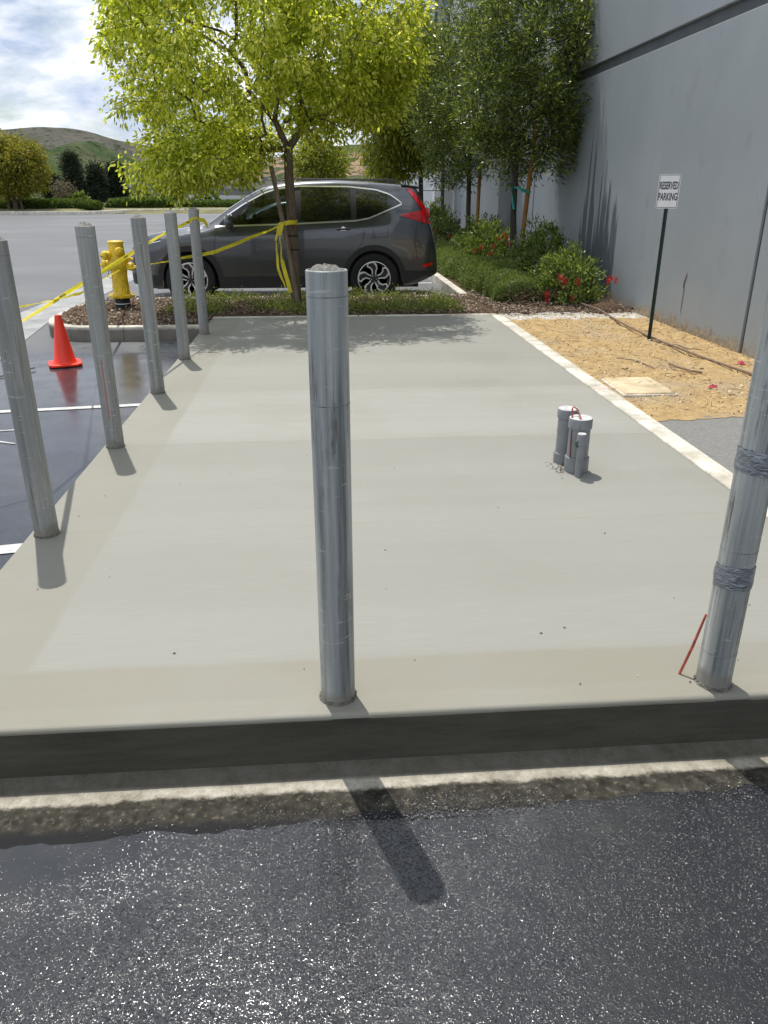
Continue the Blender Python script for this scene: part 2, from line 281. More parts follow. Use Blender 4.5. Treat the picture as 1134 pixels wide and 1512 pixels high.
M = dict(
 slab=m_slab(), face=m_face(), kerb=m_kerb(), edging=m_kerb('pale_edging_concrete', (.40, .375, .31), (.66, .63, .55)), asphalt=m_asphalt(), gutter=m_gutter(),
 galv=m_galv('galvanised_steel', False), dull=m_galv('weathered_galvanised_steel', True),
 sand=m_sand(), mulch=m_mulch(), wall=m_wall(),
 paint_line=simple('road_paint', (.52, .52, .50), .7, var=.3, scale=14),
 cap=simple('rough_mortar', (.27, .262, .24), .95, var=.5, scale=60, bump=.8),
 splat=simple('mortar_splash', (.17, .16, .13), .95, var=.4, scale=60, bump=.8),
 ring=simple('ring_stain', (.20, .21, .21), .55, .4, var=.6, scale=40), steel_dark=simple('dark_steel', (.10, .11, .11), .5, .6), 
 cone=simple('orange_red_plastic', (.90, .040, .012), .38, var=.06, scale=3, bump=.05),
 hyd=simple('yellow_enamel', (.76, .52, .018), .45, var=.28, scale=14, bump=.35, coat=.15),
 black=simple('black_rubber', (.012, .012, .013), .55, var=.3, scale=30),
 white=simple('white_paint', (.75, .75, .74), .5, var=.1, scale=12),
 pvc=simple('grey_pvc', (.205, .218, .228), .42, var=.14, scale=14, bump=.05),
 pvctop=simple('dusty_pvc', (.52, .52, .51), .75, var=.25, scale=40, bump=.2),
 strap=simple('red_brown_strap', (.26, .075, .045), .7, var=.3, scale=40),
 redwood=simple('red_painted_stake', (.40, .085, .05), .7, var=.35, scale=60, bump=.2),
 duct=None, signgreen=simple('dark_green_steel', (.008, .030, .022), .35, .3, var=.3, scale=20),
 signwhite=simple('sign_sheet', (.74, .76, .78), .35, var=.06, scale=9), signblack=simple('sign_print', (.02, .02, .025), .4),
 carpaint=m_carpaint(), glass=None, chrome=simple('chrome', (.72, .72, .72), .28, 1.0, var=.03), red=simple('red_lens', (.55, .006, .010), .10, var=.15, scale=20, coat=1),
 cladding=simple('black_trim_plastic', (.018, .019, .020), .50, var=.2, scale=20), tyre=simple('tyre_rubber', (.014, .014, .015), .8, var=.3, scale=30),
 alloy=simple('machined_alloy', (.72, .72, .74), .35, .45, var=.05), darkalloy=simple('dark_alloy', (.045, .046, .05), .35, .6), 
 reveal=simple('dark_reveal_paint', (.085, .095, .108), .7, var=.2, scale=3), joint=simple('joint_sealant', (.060, .070, .080), .7, var=.2, scale=5),
 bark=m_bark('grey_brown_bark', (.060, .045, .032), (.20, .155, .11)), barkdark=m_bark('dark_bark', (.035, .030, .027), (.115, .10, .085)),
 stakew=m_bark('weathered_stake', (.12, .09, .065), (.28, .22, .16)), stakeo=m_bark('orange_lodgepole', (.20, .090, .028), (.42, .215, .075)),
 leaf=m_leaf('lime_leaf', [(0, (.135, .185, .016)), (.35, (.27, .325, .024)), (.7, (.50, .54, .065)), (1, (.74, .73, .24))], .50, .34, 2.0),
 leafdark=m_leaf('dark_needle_leaf', [(0, (.028, .050, .014)), (.5, (.070, .108, .022)), (.85, (.20, .255, .045)), (1, (.42, .46, .13))], .34, .32, 1.6),
 leafmid=m_leaf('yellow_green_leaf', [(0, (.10, .13, .014)), (.5, (.20, .23, .02)), (1, (.36, .36, .04))], .45, .5, 1.6),
 leafolive=m_leaf('olive_crown_leaf', [(0, (.10, .12, .015)), (.5, (.22, .215, .022)), (1, (.36, .31, .04))], .42, .6, 1.4),
 conifer=m_leaf('conifer_leaf', [(0, (.014, .026, .016)), (.6, (.032, .052, .027)), (1, (.07, .09, .045))], .2, .7, 1.3),
 shrub=m_leaf('shrub_leaf', [(0, (.055, .085, .018)), (.5, (.12, .18, .034)), (.9, (.24, .32, .08)), (1, (.38, .44, .17))], .35, .35, 1.5),
 hedge=m_leaf('rosemary_leaf', [(0, (.07, .105, .028)), (.6, (.16, .22, .055)), (1, (.28, .35, .11))], .3, .55, 1.4),
 far_hedge=m_leaf('far_hedge_leaf', [(0, (.035, .065, .014)), (.6, (.085, .14, .026)), (1, (.18, .25, .05))], .3, .6, 1.4),
 cover=m_leaf('ground_cover_leaf', [(0, (.08, .11, .025)), (.6, (.19, .24, .045)), (1, (.38, .39, .14))], .35, .5, 1.5),
 flower=simple('red_flower', (.52, .012, .016), .6, var=.35, scale=60), twig=m_chip('dry_twigs', [(0, (.06, .035, .022)), (.6, (.17, .115, .075)), (1, (.34, .27, .19))]),
 chip=m_chip('bark_chips', [(0, (.035, .024, .018)), (.5, (.115, .082, .058)), (.85, (.25, .19, .14)), (1, (.45, .38, .30))]),
 crumb=m_chip('soil_crumbs', [(0, (.24, .155, .08)), (.3, (.44, .31, .155)), (1, (.68, .54, .33))]),
 pebble=m_chip('pebbles', [(0, (.07, .06, .05)), (.6, (.18, .16, .14)), (1, (.5, .48, .44))]),
 dirt=simple('dry_ground', (.16, .14, .09), 1, var=.3, scale=.05), hillfar=m_hill('far_hill', 'far'), hillnear=m_hill('near_hill', 'near'), bluff=m_hill('bluff_hill', 'bluff'),
 fbeige=simple('beige_render', (.33, .31, .29), .85, var=.08, scale=.3), fgrey=simple('slate_render', (.15, .165, .18), .85, var=.08, scale=.3), fwhite=simple('pale_render', (.52, .53, .55), .8, var=.06, scale=.3),
 bwin=simple('sky_glass', (.10, .13, .17), .05, .6, var=.1), tan=simple('dried_mulch', (.26, .2, .1), 1, var=.3, scale=3), pink=simple('pink_plastic', (.75, .12, .18), .5, var=.2), 
 lid=m_kerb('utility_lid_concrete', (.40, .31, .19), (.62, .51, .34)), hose=simple('brown_drip_hose', (.20, .13, .09), .6, var=.3, scale=30), teal=simple('teal_tie', (.02, .33, .26), .6), tape=m_tape(),
 tapeblack=simple('tape_print', (.02, .02, .02), .5), patch=None, silver=simple('silver_car_paint', (.50, .52, .55), .3, .6, coat=1), tealroof=simple('blue_car_paint', (.03, .33, .45), .3, .3, coat=1), rail=simple('white_pipe_rail', (.72, .76, .76), .4),
 seat=simple('cabin_trim', (.05, .05, .055), .8), marker=simple('pink_chalk', (.80, .38, .38), .9, var=.3, scale=50), leafdry=m_chip('dry_leaves', [(0, (.20, .10, .05)), (1, (.45, .28, .14))]),
)
def _duct():
    t = NT('duct_tape'); t.base(t.ramp(t.noise(18, detail=3), [(.3, (.19, .21, .23)), (.7, (.30, .32, .34))]), .36, .45, .5)
    t.bump(t.noise(1, t.co((30, 30, 70), rot=(.5, .6, .2)), 2, .5, 1.2), .6, .02); return t.m
M['duct'] = _duct()
def _glass():
    t = NT('tinted_glass'); t.base((.010, .013, .014), .02, 0, .6)
    tp = t.n('ShaderNodeBsdfTransparent'); tp.inputs[0].default_value = (.22, .27, .26, 1)
    gl = t.n('ShaderNodeBsdfGlossy'); gl.inputs['Roughness'].default_value = .02; fr = t.n('ShaderNodeFresnel'); fr.inputs[0].default_value = 1.5
    m = t.n('ShaderNodeMixShader'); t.l(fr.outputs[0], m.inputs[0]); t.l(tp.outputs[0], m.inputs[1]); t.l(gl.outputs[0], m.inputs[2]); t.l(m.outputs[0], t.o.inputs[0]); return t.m
M['glass_clear'] = _glass()
M['glass'] = simple('dark_glass', (.008, .011, .011), .03, 0, .8, var=.1)
def _patch():
    t = NT('dry_asphalt_patch'); t.base(t.ramp(t.noise(60, detail=6, rough=.8), [(.3, (.14, .138, .13)), (.7, (.27, .265, .25))]), .85, 0, .2); t.bump(t.vor(150), .4, .004); return t.m
M['patch'] = _patch()

# ------------------------------------------------------------------ mesh helpers
class MB:
    def __init__(s): s.v = []; s.f = []; s.sm = False
    def add(s, v, f):
        o = len(s.v); s.v += [tuple(p) for p in v]; s.f += [tuple(i+o for i in q) for q in f]; return s
    def box(s, x0, x1, y0, y1, z0, z1):
        return s.add([(x0,y0,z0),(x1,y0,z0),(x1,y1,z0),(x0,y1,z0),(x0,y0,z1),(x1,y0,z1),(x1,y1,z1),(x0,y1,z1)],
                     [(0,3,2,1),(4,5,6,7),(0,1,5,4),(1,2,6,5),(2,3,7,6),(3,0,4,7)])
    def prism(s, poly, z0, z1):
        n = len(poly); return s.add([(x, y, z0) for x, y in poly]+[(x, y, z1) for x, y in poly],
                     [tuple(range(n-1, -1, -1)), tuple(range(n, 2*n))]+[(i, (i+1) % n, (i+1) % n+n, i+n) for i in range(n)])
    def lathe(s, prof, n=24, loc=(0,0,0), axis=(0,0,1), wob=0, rng=None, caps=True):
        q = Vector(axis).to_track_quat('Z', 'Y'); v = []; f = []
        for r, z in prof:
            for k in range(n):
                a = 2*math.pi*k/n; rr = r*(1+(rng.uniform(-wob, wob) if wob else 0))
                v.append(tuple(q @ Vector((rr*math.cos(a), rr*math.sin(a), z)) + Vector(loc)))
        m = len(prof)
        for j in range(m-1):
            for k in range(n):
                f.append((j*n+k, j*n+(k+1) % n, (j+1)*n+(k+1) % n, (j+1)*n+k))
        if caps: f.append(tuple(range(n-1, -1, -1))); f.append(tuple((m-1)*n+k for k in range(n)))
        return s.add(v, f)
    def tube(s, pts, rad, n=8):
        pts = [Vector(p) for p in pts]; m = len(pts); v = []; f = []
        if not hasattr(rad, '__len__'): rad = [rad]*m
        up = Vector((.1, .2, 1)).normalized()
        for i, p in enumerate(pts):
            d = (pts[min(i+1, m-1)]-pts[max(i-1, 0)]).normalized()
            a = d.cross(up if abs(d.dot(up)) < .95 else Vector((1, 0, 0))).normalized(); b = d.cross(a)
            for k in range(n):
                t = 2*math.pi*k/n; v.append(tuple(p+(a*math.cos(t)+b*math.sin(t))*rad[i]))
        for i in range(m-1):
            for k in range(n): f.append((i*n+k, i*n+(k+1) % n, (i+1)*n+(k+1) % n, (i+1)*n+k))
        f.append(tuple(range(n-1, -1, -1))); f.append(tuple((m-1)*n+k for k in range(n)))
        return s.add(v, f)
    def grid(s, fn, nu, nv, flip=False):
        v = [fn(i/nu, j/nv) for j in range(nv+1) for i in range(nu+1)]; f = []
        for j in range(nv):
            for i in range(nu):
                a = j*(nu+1)+i; q = (a, a+1, a+nu+2, a+nu+1); f.append(q[::-1] if flip else q)
        return s.add(v, f)
    def build(s, name, mat, parent=None, smooth=False, bevel=0, loc=None, seg=2):
        me = bpy.data.meshes.new(name); me.from_pydata(s.v, [], s.f); me.update()
        bm = bmesh.new(); bm.from_mesh(me); bmesh.ops.recalc_face_normals(bm, faces=bm.faces); bm.to_mesh(me); bm.free()
        return link(name, me, mat, parent, smooth, bevel, loc, seg)
def link(name, me, mat, parent=None, smooth=False, bevel=0, loc=None, seg=2):
    me.materials.append(M[mat] if isinstance(mat, str) else mat)
    o = bpy.data.objects.new(name, me); COL.objects.link(o)
    if smooth:
        me.polygons.foreach_set('use_smooth', [True]*len(me.polygons))
        if smooth != 'all': me.set_sharp_from_angle(angle=R(40))
    if bevel:
        b = o.modifiers.new('bevel', 'BEVEL'); b.width = bevel; b.segments = seg; b.limit_method = 'ANGLE'; b.angle_limit = R(35)
    if loc: o.location = loc
    if parent: o.parent = parent
    return o
def tag(o, label=None, cat=None, group=None, kind=None):
    for k, v in (('label', label), ('category', cat), ('group', group), ('kind', kind)):
        if v: o[k] = v
    return o
def thing(name, label, cat, loc=(0,0,0), rz=0, group=None):
    o = bpy.data.objects.new(name, None); COL.objects.link(o); o.empty_display_size = .1
    o.location = loc; o.rotation_euler = (0, 0, rz); return tag(o, label, cat, group)
def struct(o): o['kind'] = 'structure'; return o
def copy_tree(root, loc, rz, label):
    r = root.copy(); COL.objects.link(r); r.location = loc; r.rotation_euler = (0, 0, rz); r['label'] = label
    def kids(a, b):
        for ch in a.children:
            c = ch.copy(); COL.objects.link(c); c.parent = b; kids(ch, c)
    kids(root, r); return r
def islands(name, mat, V, F_per, parent=None, loc=None):
    """V: (N,k,3) verts per island; F_per: list of index tuples (all of one length)."""
    N, k, _ = V.shape; fl = len(F_per[0]); nf = len(F_per)
    idx = (np.array(F_per, dtype=np.int32)[None]+(np.arange(N, dtype=np.int32)*k)[:, None, None]).reshape(-1)
    me = bpy.data.meshes.new(name); me.vertices.add(N*k); me.vertices.foreach_set('co', V.reshape(-1).astype(np.float32))
    me.loops.add(len(idx)); me.loops.foreach_set('vertex_index', idx)
    me.polygons.add(N*nf); me.polygons.foreach_set('loop_start', np.arange(0, len(idx), fl, dtype=np.int32))
    me.polygons.foreach_set('loop_total', np.full(N*nf, fl, dtype=np.int32)); me.update(calc_edges=True); me.validate()
    return link(name, me, mat, parent, loc=loc)
def nrm(a): return a/np.maximum(np.linalg.norm(a, axis=-1, keepdims=True), 1e-9)
def leaves(name, mat, rng, P, D, length, width, parent=None, fold=.25, var=.35, fork=False):
    """P points, D axis directions; a folded pointed leaf each (6 verts, 4 tris)"""
    N = len(P); D = nrm(D); r = nrm(rng.normal(size=(N, 3))); S = nrm(np.cross(D, r)); U = nrm(np.cross(S, D))
    l = (length*(1+rng.uniform(-var, var, N)))[:, None]; wd = (width*(1+rng.uniform(-var, var, N)))[:, None]
    a = P; b = P+D*l*.3+S*wd*.5+U*wd*fold; c = P+D*l*.3-S*wd*.5+U*wd*fold; m = P+D*l*.55-U*wd*.05
    d = P+D*l*.68+S*wd*.36+U*wd*fold*.7; e = P+D*l*.68-S*wd*.36+U*wd*fold*.7; t = P+D*l-U*l*.10
    V = np.stack([a, b, d, t, e, c, m], 1)
    return islands(name, mat, V, [(0, 1, 6), (1, 2, 6), (2, 3, 6), (3, 4, 6), (4, 5, 6), (5, 0, 6)], parent)
def needles(name, mat, rng, P, D, length, width, parent=None, var=.35):
    N = len(P); D = nrm(D); S = nrm(np.cross(D, nrm(rng.normal(size=(N, 3)))))
    l = (length*(1+rng.uniform(-var, var, N)))[:, None]
    V = np.stack([P, P+D*l*.45+S*width*.5, P+D*l, P+D*l*.45-S*width*.5], 1)
    return islands(name, mat, V, [(0, 1, 2, 3)], parent)
def chips(name, mat, rng, P, sx, sy, sz, parent=None, kind='stuff', var=.5, loc=None):
    N = len(P); a = rng.uniform(0, 2*math.pi, N); c, s = np.cos(a), np.sin(a)
    k = 1+rng.uniform(-var, var, (N, 3)); X = np.stack([c, s, rng.normal(0, .15, N)], 1)*(sx*k[:, :1]); Y = np.stack([-s, c, rng.normal(0, .2, N)], 1)*(sy*k[:, 1:2])
    Z = np.zeros((N, 3)); Z[:, 2] = sz*k[:, 2]
    V = np.stack([P-X*.5, P-Y*.5, P+X*.5, P+Y*.5, P+Z-X*.2, P+Z+X*.2], 1)
    o = islands(name, mat, V, [(0, 1, 4), (1, 5, 4), (1, 2, 5), (2, 3, 5), (3, 4, 5), (3, 0, 4)], parent, loc)
    if kind: o['kind'] = kind
    return o

# ------------------------------------------------------------------ ground
gr = MB().add([(-900, -60, -.45), (900, -60, -.45), (900, 1200, -.45), (-900, 1200, -.45)], [(0, 1, 2, 3)]).build('ground', 'dirt'); struct(gr)
def lot_z(x, y): return -.155
NZ = -.184
def lz(y): return NZ+(-.16-NZ)*min(1, max(0, (y-1.83)/4.17))
lot = MB().add([(-90, -30, NZ), (40, -30, NZ), (40, 1.83, NZ), (-1.32, 1.83, NZ), (-90, 1.83, NZ), (-1.32, 6, -.16), (-90, 6, -.16), (-1.32, 9.2, -.16), (2.05, 11.4, -.16), (2.05, 60, -.16), (-90, 57.5, -.16)],
               [(0, 1, 2, 3, 4), (4, 3, 5, 6), (6, 5, 7, 8, 9, 10)]).build('parking_lot_asphalt', 'asphalt'); struct(lot)
# slab with a rounded top edge
def strip_face(rng, z0, z1, y, x0, x1): pass
sb = MB().box(-1.325, 2.03, 1.83, 9.43, -.22, 0).build('concrete_slab', 'slab', bevel=.014, seg=4, smooth=True); struct(sb)
for nm, a in (('slab_front_shade_skin', (-1.322, 2.027, 1.8265, 1.835)), ('slab_left_shade_skin', (-1.3285, -1.32, 1.8375, 8.85))): struct(MB().box(a[0], a[1], a[2], a[3], -.22, -.0145).build(nm, 'face'))  # thin skins over the slab sides that carry the painted shade
rng = np.random.default_rng(5); rnd = random.Random(7)
# rough gutter lip at the foot of the slab
def gl(u, v):
    x = -3.2+u*7.4; y = 1.828-v*(.225-.035*x)*(1+.10*mnoise.noise((x*5, 0, 3))+.06*mnoise.noise((x*17, 0, 3))+.05*mnoise.noise((x*53, 0, 3)) if v > .5 else 1)
    z = -.163-.0155*min(1, v/.3)+.002*mnoise.noise((x*9, y*9, 0))*min(1, v*3)-.0065*max(0, (v-.7)/.3)
    return (x, y, z)
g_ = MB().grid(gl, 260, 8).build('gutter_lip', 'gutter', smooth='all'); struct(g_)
def grit():
    r_ = np.random.default_rng(77); n = 170000
    x = r_.uniform(-1.35, 1.6, n); y = 1.70-r_.uniform(0, 1, n)**.9*1.10
    m = np.array([mnoise.noise((a*1.8, b*1.8, 5))+.6*mnoise.noise((a*6, b*6, 9)) for a, b in zip(x, y)])
    keep = (r_.uniform(-.75, .55, n) < m+.42*np.clip((1.40-y)/.45, -1, .9)-.25*np.clip((x-.35)/.6, 0, 1)) & ~((x < -.25+.1*m) & (y > 1.42+.12*m) & (r_.uniform(0, 1, n) < .8))
    x, y = x[keep], y[keep]; n = len(x); P = np.stack([x, y, np.where(y > 1.60, -.1792, NZ-.0006)], 1)
    a = r_.uniform(0, 2*math.pi, n); sz = np.minimum(.0032*np.exp(r_.normal(0, .38, n)), .0075); V = np.zeros((n, 7, 3))
    for k in range(5):
        an = a+2*math.pi*k/5+r_.uniform(-.35, .35, n); rr = sz*r_.uniform(.35, .62, n); V[:, k, 0] = rr*np.cos(an); V[:, k, 1] = rr*np.sin(an)
    hh = sz*r_.uniform(.22, .42, n)
    for k in (5, 6):
        V[:, k, 0] = r_.uniform(-.22, .22, n)*sz; V[:, k, 1] = r_.uniform(-.22, .22, n)*sz; V[:, k, 2] = hh*(1 if k == 5 else r_.uniform(.8, 1, n))
    V += P[:, None]
    o = islands('asphalt_aggregate', 'stone', V, [(0, 1, 5), (1, 2, 5), (2, 3, 5), (3, 4, 6), (4, 0, 6), (0, 5, 6), (3, 6, 5)])
    tag(o, 'wet stone aggregate standing out of the near dark asphalt', 'aggregate', kind='stuff')
def m_stone():
    t = NT('wet_aggregate'); c = t.ramp(t.geo.outputs['Random Per Island'], [(0, (.012, .012, .014)), (.5, (.038, .038, .040)), (.84, (.095, .094, .090)), (.95, (.19, .188, .18)), (1, (.36, .355, .34))])
    t.base(c, t.ramp(t.noise(2.5), [(.35, .15), (.7, .36)]), 0, .55); return t.m
M['stone'] = m_stone(); grit()
# the left end of the slab falls straight to the lot; pale edging on the right and far side
e1 = MB()
def edge_run(x0, x1, y0, y1, n, along):
    for k in range(n):
        if along == 'y': a = y0+(y1-y0)*k/n; b = y0+(y1-y0)*(k+1)/n; MB().box(x0, x1, a+.002, b-.002, -.15, .004).build('kerb_segment', 'edging', edg, bevel=.012, smooth=True)
        else: a = x0+(x1-x0)*k/n; b = x0+(x1-x0)*(k+1)/n; MB().box(a+.002, b-.002, y0, y1, -.15, .004).build('kerb_segment', 'edging', edg, bevel=.012, smooth=True)
edg = thing('concrete_edging', 'narrow pale concrete edging around the right and far sides of the slab', 'kerb', (0, 0, 0))
edge_run(2.034, 2.165, 1.85, 9.44, 5, 'y'); edge_run(-1.32, 2.165, 9.445, 9.525, 2, 'x')
MB().box(2.036, 2.162, 5.62, 5.632, 0, .0055).build('chalk_line', 'marker', edg)

def lumpy(x0, x1, y0, y1, nx, ny, amp, sc, z=0, name='x', mat='sand', edge=True):
    def f(u, v):
        x = x0+(x1-x0)*u; y = y0+(y1-y0)*v+((.035*mnoise.fractal((x*9, 1, 2), .9, 2, 4)+.16*(x-x0)/(x1-x0))*(1-v)**30 if mat == 'sand' else 0)
        e = min(1, min(u, 1-u)*12, (v+.002)*40 if mat == 'sand' else 1) if edge else 1
        return (x, y, z+amp*e*(mnoise.fractal((x*sc, y*sc, 1.3), .9, 2.1, 5)))
    o = MB().grid(f, nx, ny).build(name, mat, smooth='all'); struct(o); return o
lumpy(2.165, 3.86, 4.75, 9.55, 110, 280, .022, 3.5, -.004, 'sandy_ground', 'sand')
MB().add([(2.165, -1, -.0065), (3.86, -1, -.0065), (3.86, 4.975, -.0065), (2.165, 4.815, -.0065)], [(0, 1, 2, 3)]).build('asphalt_patch', 'patch')['kind'] = 'structure'
lumpy(2.04, 3.86, 9.55, 27, 60, 400, .035, 2.2, .0, 'planting_bed_soil', 'mulch')
# planted island between the slab and the parked car
isl = [(-1.33, 8.86), (-2.0, 8.86), (-2.62, 8.88), (-2.9, 8.98), (-3.12, 9.2), (-3.25, 9.6), (-3.27, 10.1), (-3.22, 10.7), (-3.02, 11.1), (-2.72, 11.32), (-2.3, 11.42), (-1.4, 11.44), (2.03, 11.44)]
kb = thing('island_kerb', 'rounded grey concrete kerb around the mulch island with the hydrant', 'kerb')
def kerb_sweep(pts, wdt, z0, z1, parent, mat='kerb', cuts=(0,), rad=.02):
    pts = [Vector((*p, 0)) for p in pts]
    # densify with a smooth curve
    dense = []
    for i in range(len(pts)-1):
        p0, p1, p2, p3 = pts[max(i-1, 0)], pts[i], pts[i+1], pts[min(i+2, len(pts)-1)]
        for k in range(6):
            t = k/6; dense.append(.5*((2*p1)+(p2-p0)*t+(2*p0-5*p1+4*p2-p3)*t*t+(3*p1-p0-3*p2+p3)*t**3))
    dense.append(pts[-1]); n = len(dense); seglist = [int(round(i*n/cuts)) for i in range(cuts+1)]
    for a, b in zip(seglist[:-1], seglist[1:]):
        b2 = min(b, n-1); mb = MB(); v = []
        for i in range(a, b2+1):
            d = (dense[min(i+1, n-1)]-dense[max(i-1, 0)]).normalized(); q = Vector((d.y, -d.x, 0))
            g = .0025*d if i == a else (-.0025*d if i == b2 else Vector((0, 0, 0)))
            for off, z in ((0, z0), (0, z1-rad), (rad*.3, z1-rad*.3), (rad, z1), (wdt-rad, z1), (wdt, z1-rad), (wdt, z0)):
                p = dense[i]+q*off+g; v.append((p.x, p.y, z))
        f = []
        m = b2-a+1
        for i in range(m-1):
            for k in range(7): f.append((i*7+k, i*7+(k+1) % 7, (i+1)*7+(k+1) % 7, (i+1)*7+k))
        f.append(tuple(range(7))); f.append(tuple((m-1)*7+k for k in range(6, -1, -1)))
        mb.add(v, f).build('kerb_segment', mat, parent, smooth=True)
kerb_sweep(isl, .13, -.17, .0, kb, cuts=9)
soil_poly = [(x*.985 if x < -1.5 else x, y) for x, y in isl[1:]]
def isl_in(x, y):
    if not (8.95 < y < 11.34): return False
    if x < -2.6:
        return ((x+2.62)/.55)**2+((y-10.15)/1.2)**2 < 1
    return x > -1.3 and 9.53 < y or x <= -1.3
mb = MB(); V_ = {}
def isoil(u, v):
    y = 8.93+v*2.43; xl = -2.62-.56*math.sqrt(max(0, 1-((y-10.15)/1.22)**2)); x = xl+(2.03-xl)*u
    if x > -1.36 and y < 9.53: z = -.06
    else: z = -.035+.05*math.sin(math.pi*min(1, max(0, (y-9.0)/2.4)))+.03*mnoise.fractal((x*3, y*3, 0), .9, 2, 4)
    return (x, y, z)
o = mb.grid(isoil, 160, 60).build('island_soil', 'mulch', smooth='all'); struct(o)
kbr = thing('bay_kerb', 'straight sunlit kerb between the parking bay and the clipped green hedge', 'kerb')
for k in range(5): MB().box(1.99, 2.11, 11.45+k*2.1, 13.545+k*2.1, -.17, .012).build('kerb_segment', 'edging', kbr, bevel=.015, smooth=True)
# far lot kerb, berm
kf = thing('far_kerb', 'pale kerb along the far edge of the parking lot below the hedges', 'kerb')
kerb_sweep([(-60, 59.5), (-30, 58.5), (-21.7, 57.9), (-16.6, 57.6), (-15.5, 58.6), (-14.6, 62.0), (-13.6, 63.5), (-8, 64.0), (30, 66.0)][::-1], .35, -.17, .06, kf, 'edging', cuts=14, rad=.03)
def berm(u, v):
    x = -75+u*135; y = 59.5+v*40; base = 59.8 if x < -16.5 else 64.5
    t = min(1, max(0, (y-base)/7)); return (x, y, -.2+.28*min(1, max(0, (y-base+2)/2))+.10*t+.10*mnoise.noise((x*.1, y*.1, 0))*t)
o = MB().grid(berm, 90, 30).build('planted_bank', simple('dry_grass', (.15, .14, .055), 1, var=.35, scale=.7)); struct(o)
# concrete swale in the lot, painted lines
sw = MB().add([(-3.0, 6.3, -.156), (-2.88, 7.0, -.156), (-3.02, 8.2, -.156), (-3.55, 10.0, -.156), (-3.55, 34, -.156), (-4.35, 34, -.156), (-4.25, 10.9, -.156), (-3.85, 8.9, -.156), (-3.75, 6.3, -.156)], [(0, 1, 2, 3, 4, 5, 6, 7, 8)])
def swm(u, v):
    y = 5.6+v*30; cx = -3.42-.42*min(1, max(0, (y-7)/3.5)); return (cx+(u-.5)*.62, y, -.155-.004*math.sin(math.pi*u))
t_ = NT('swale_concrete'); t_.base(t_.ramp(t_.noise(2.2, detail=8, rough=.7), [(.3, (.20, .20, .19)), (.6, (.36, .36, .34)), (.8, (.46, .455, .43))]), t_.ramp(t_.noise(1.1), [(.35, .12), (.6, .6)]), 0, .5); t_.bump(t_.noise(60), .3, .004)
o = MB().grid(swm, 6, 60).build('concrete_swale', t_.m); struct(o)
def stripe(p, q, w_, z=-.1555):
    a, b = Vector((*p, 0)), Vector((*q, 0)); d = (b-a).normalized(); s = Vector((-d.y, d.x, 0))*w_*.5
    za, zb = lz(p[1])+.004, lz(q[1])+.004
    o = MB().add([(*(a-s).xy, lz((a-s).y)+.004), (*(b-s).xy, lz((b-s).y)+.004), (*(b+s).xy, lz((b+s).y)+.004), (*(a+s).xy, lz((a+s).y)+.004)], [(0, 1, 2, 3)]).build('painted_line', 'paint_line'); struct(o)
stripe((-2.9, 5.86), (-1.33, 6.05), .075, -.1545); stripe((-3.1, 3.16), (-1.34, 3.46), .10); stripe((-2.9, 5.30), (-2.15, 5.42), .018); stripe((-2.9, 5.45), (-2.08, 5.09), .018)
stripe((-3.3, 14.45), (1.98, 14.40), .10); stripe((-3.3, 17.2), (1.98, 17.15), .10)
for k in range(4): stripe((-22-k*2.7, 50), (-22-k*2.7, 55.5), .11)

# ------------------------------------------------------------------ hills
def hill(name, ridge, Y, depth, mat, front=.0, seed=1, n=90, rough=1.0, base=-.6):
    xs = [p[0] for p in ridge]; zs = [p[1] for p in ridge]
    def f(u, v):
        x = xs[0]+(xs[-1]-xs[0])*u; h = float(np.interp(x, xs, zs)); t = v*2-1      # v 0 foot in front, .5 ridge, 1 behind
        y = Y+t*depth; prof = (1-abs(t))**.85 if t < 0 else 1-t*.8
        nz = mnoise.fractal((x*.035+seed, y*.035, seed*3.1), .9, 2.1, 6)
        rid = 1-abs(t)
        z = base+(h-base)*prof+nz*rough*depth*.035*(.15+.85*min(1, 3*abs(t)))*min(1, rid*6)
        return (x+nz*3*(1-abs(t)), y, z)
    o = MB().grid(f, n, 44).build(name, mat, smooth='all'); return struct(o)
hill('hill', [(-420, 6), (-300, 16), (-220, 27), (-180, 31), (-161, 30.2), (-140, 31.2), (-127, 30.3), (-114, 27.9), (-85, 22), (-40, 17), (40, 18), (120, 24), (220, 15)], 450, 150, 'hillfar', seed=2, n=130)
hill('hill', [(-150, 3), (-110, 8), (-80.5, 12.2), (-74, 14.2), (-67.4, 15.0), (-62, 11.5), (-55.7, 7.5), (-46, 9.5), (-38, 9)], 260, 85, 'hillnear', seed=5, n=100)
hill('hill', [(-62, 3), (-45, 7), (-34, 11.5), (-26, 11.8), (-16, 9.5), (-5, 11), (10, 13.9), (27, 14.5), (60, 17), (120, 12)], 250, 80, 'bluff', seed=9, n=120)

# ------------------------------------------------------------------ buildings
# far building
fbd = thing('warehouse', 'long low distant warehouse with beige, slate and white bands beyond the lot', 'building', (0, 0, 0))
MB().box(-22.6, 22, 95, 130, -.4, 2.3).build('wall', 'fbeige', fbd)
def slantband(z0a, z0b, z1a, z1b, mat, off, nm): MB().add([(-22.55, 95-off, z0a), (20, 95-off, z0b), (20, 95-off, z1b), (-22.55, 95-off, z1a), (-22.55, 94.99, z0a), (20, 94.99, z0b), (20, 94.99, z1b), (-22.55, 94.99, z1a)], [(0,1,2,3),(4,7,6,5),(0,4,5,1),(1,5,6,2),(2,6,7,3),(3,7,4,0)]).build(nm, mat, fbd)
slantband(1.05, .7, 1.62, 1.35, 'fgrey', .06, 'band'); slantband(-.3, -.3, 1.045, .3, 'fwhite', .07, 'base_band')
for x in (-20.3, -18.4): MB().box(x, x+.55, 94.80, 94.93, -.3, 2.28).build('pilaster', 'fbeige', fbd)
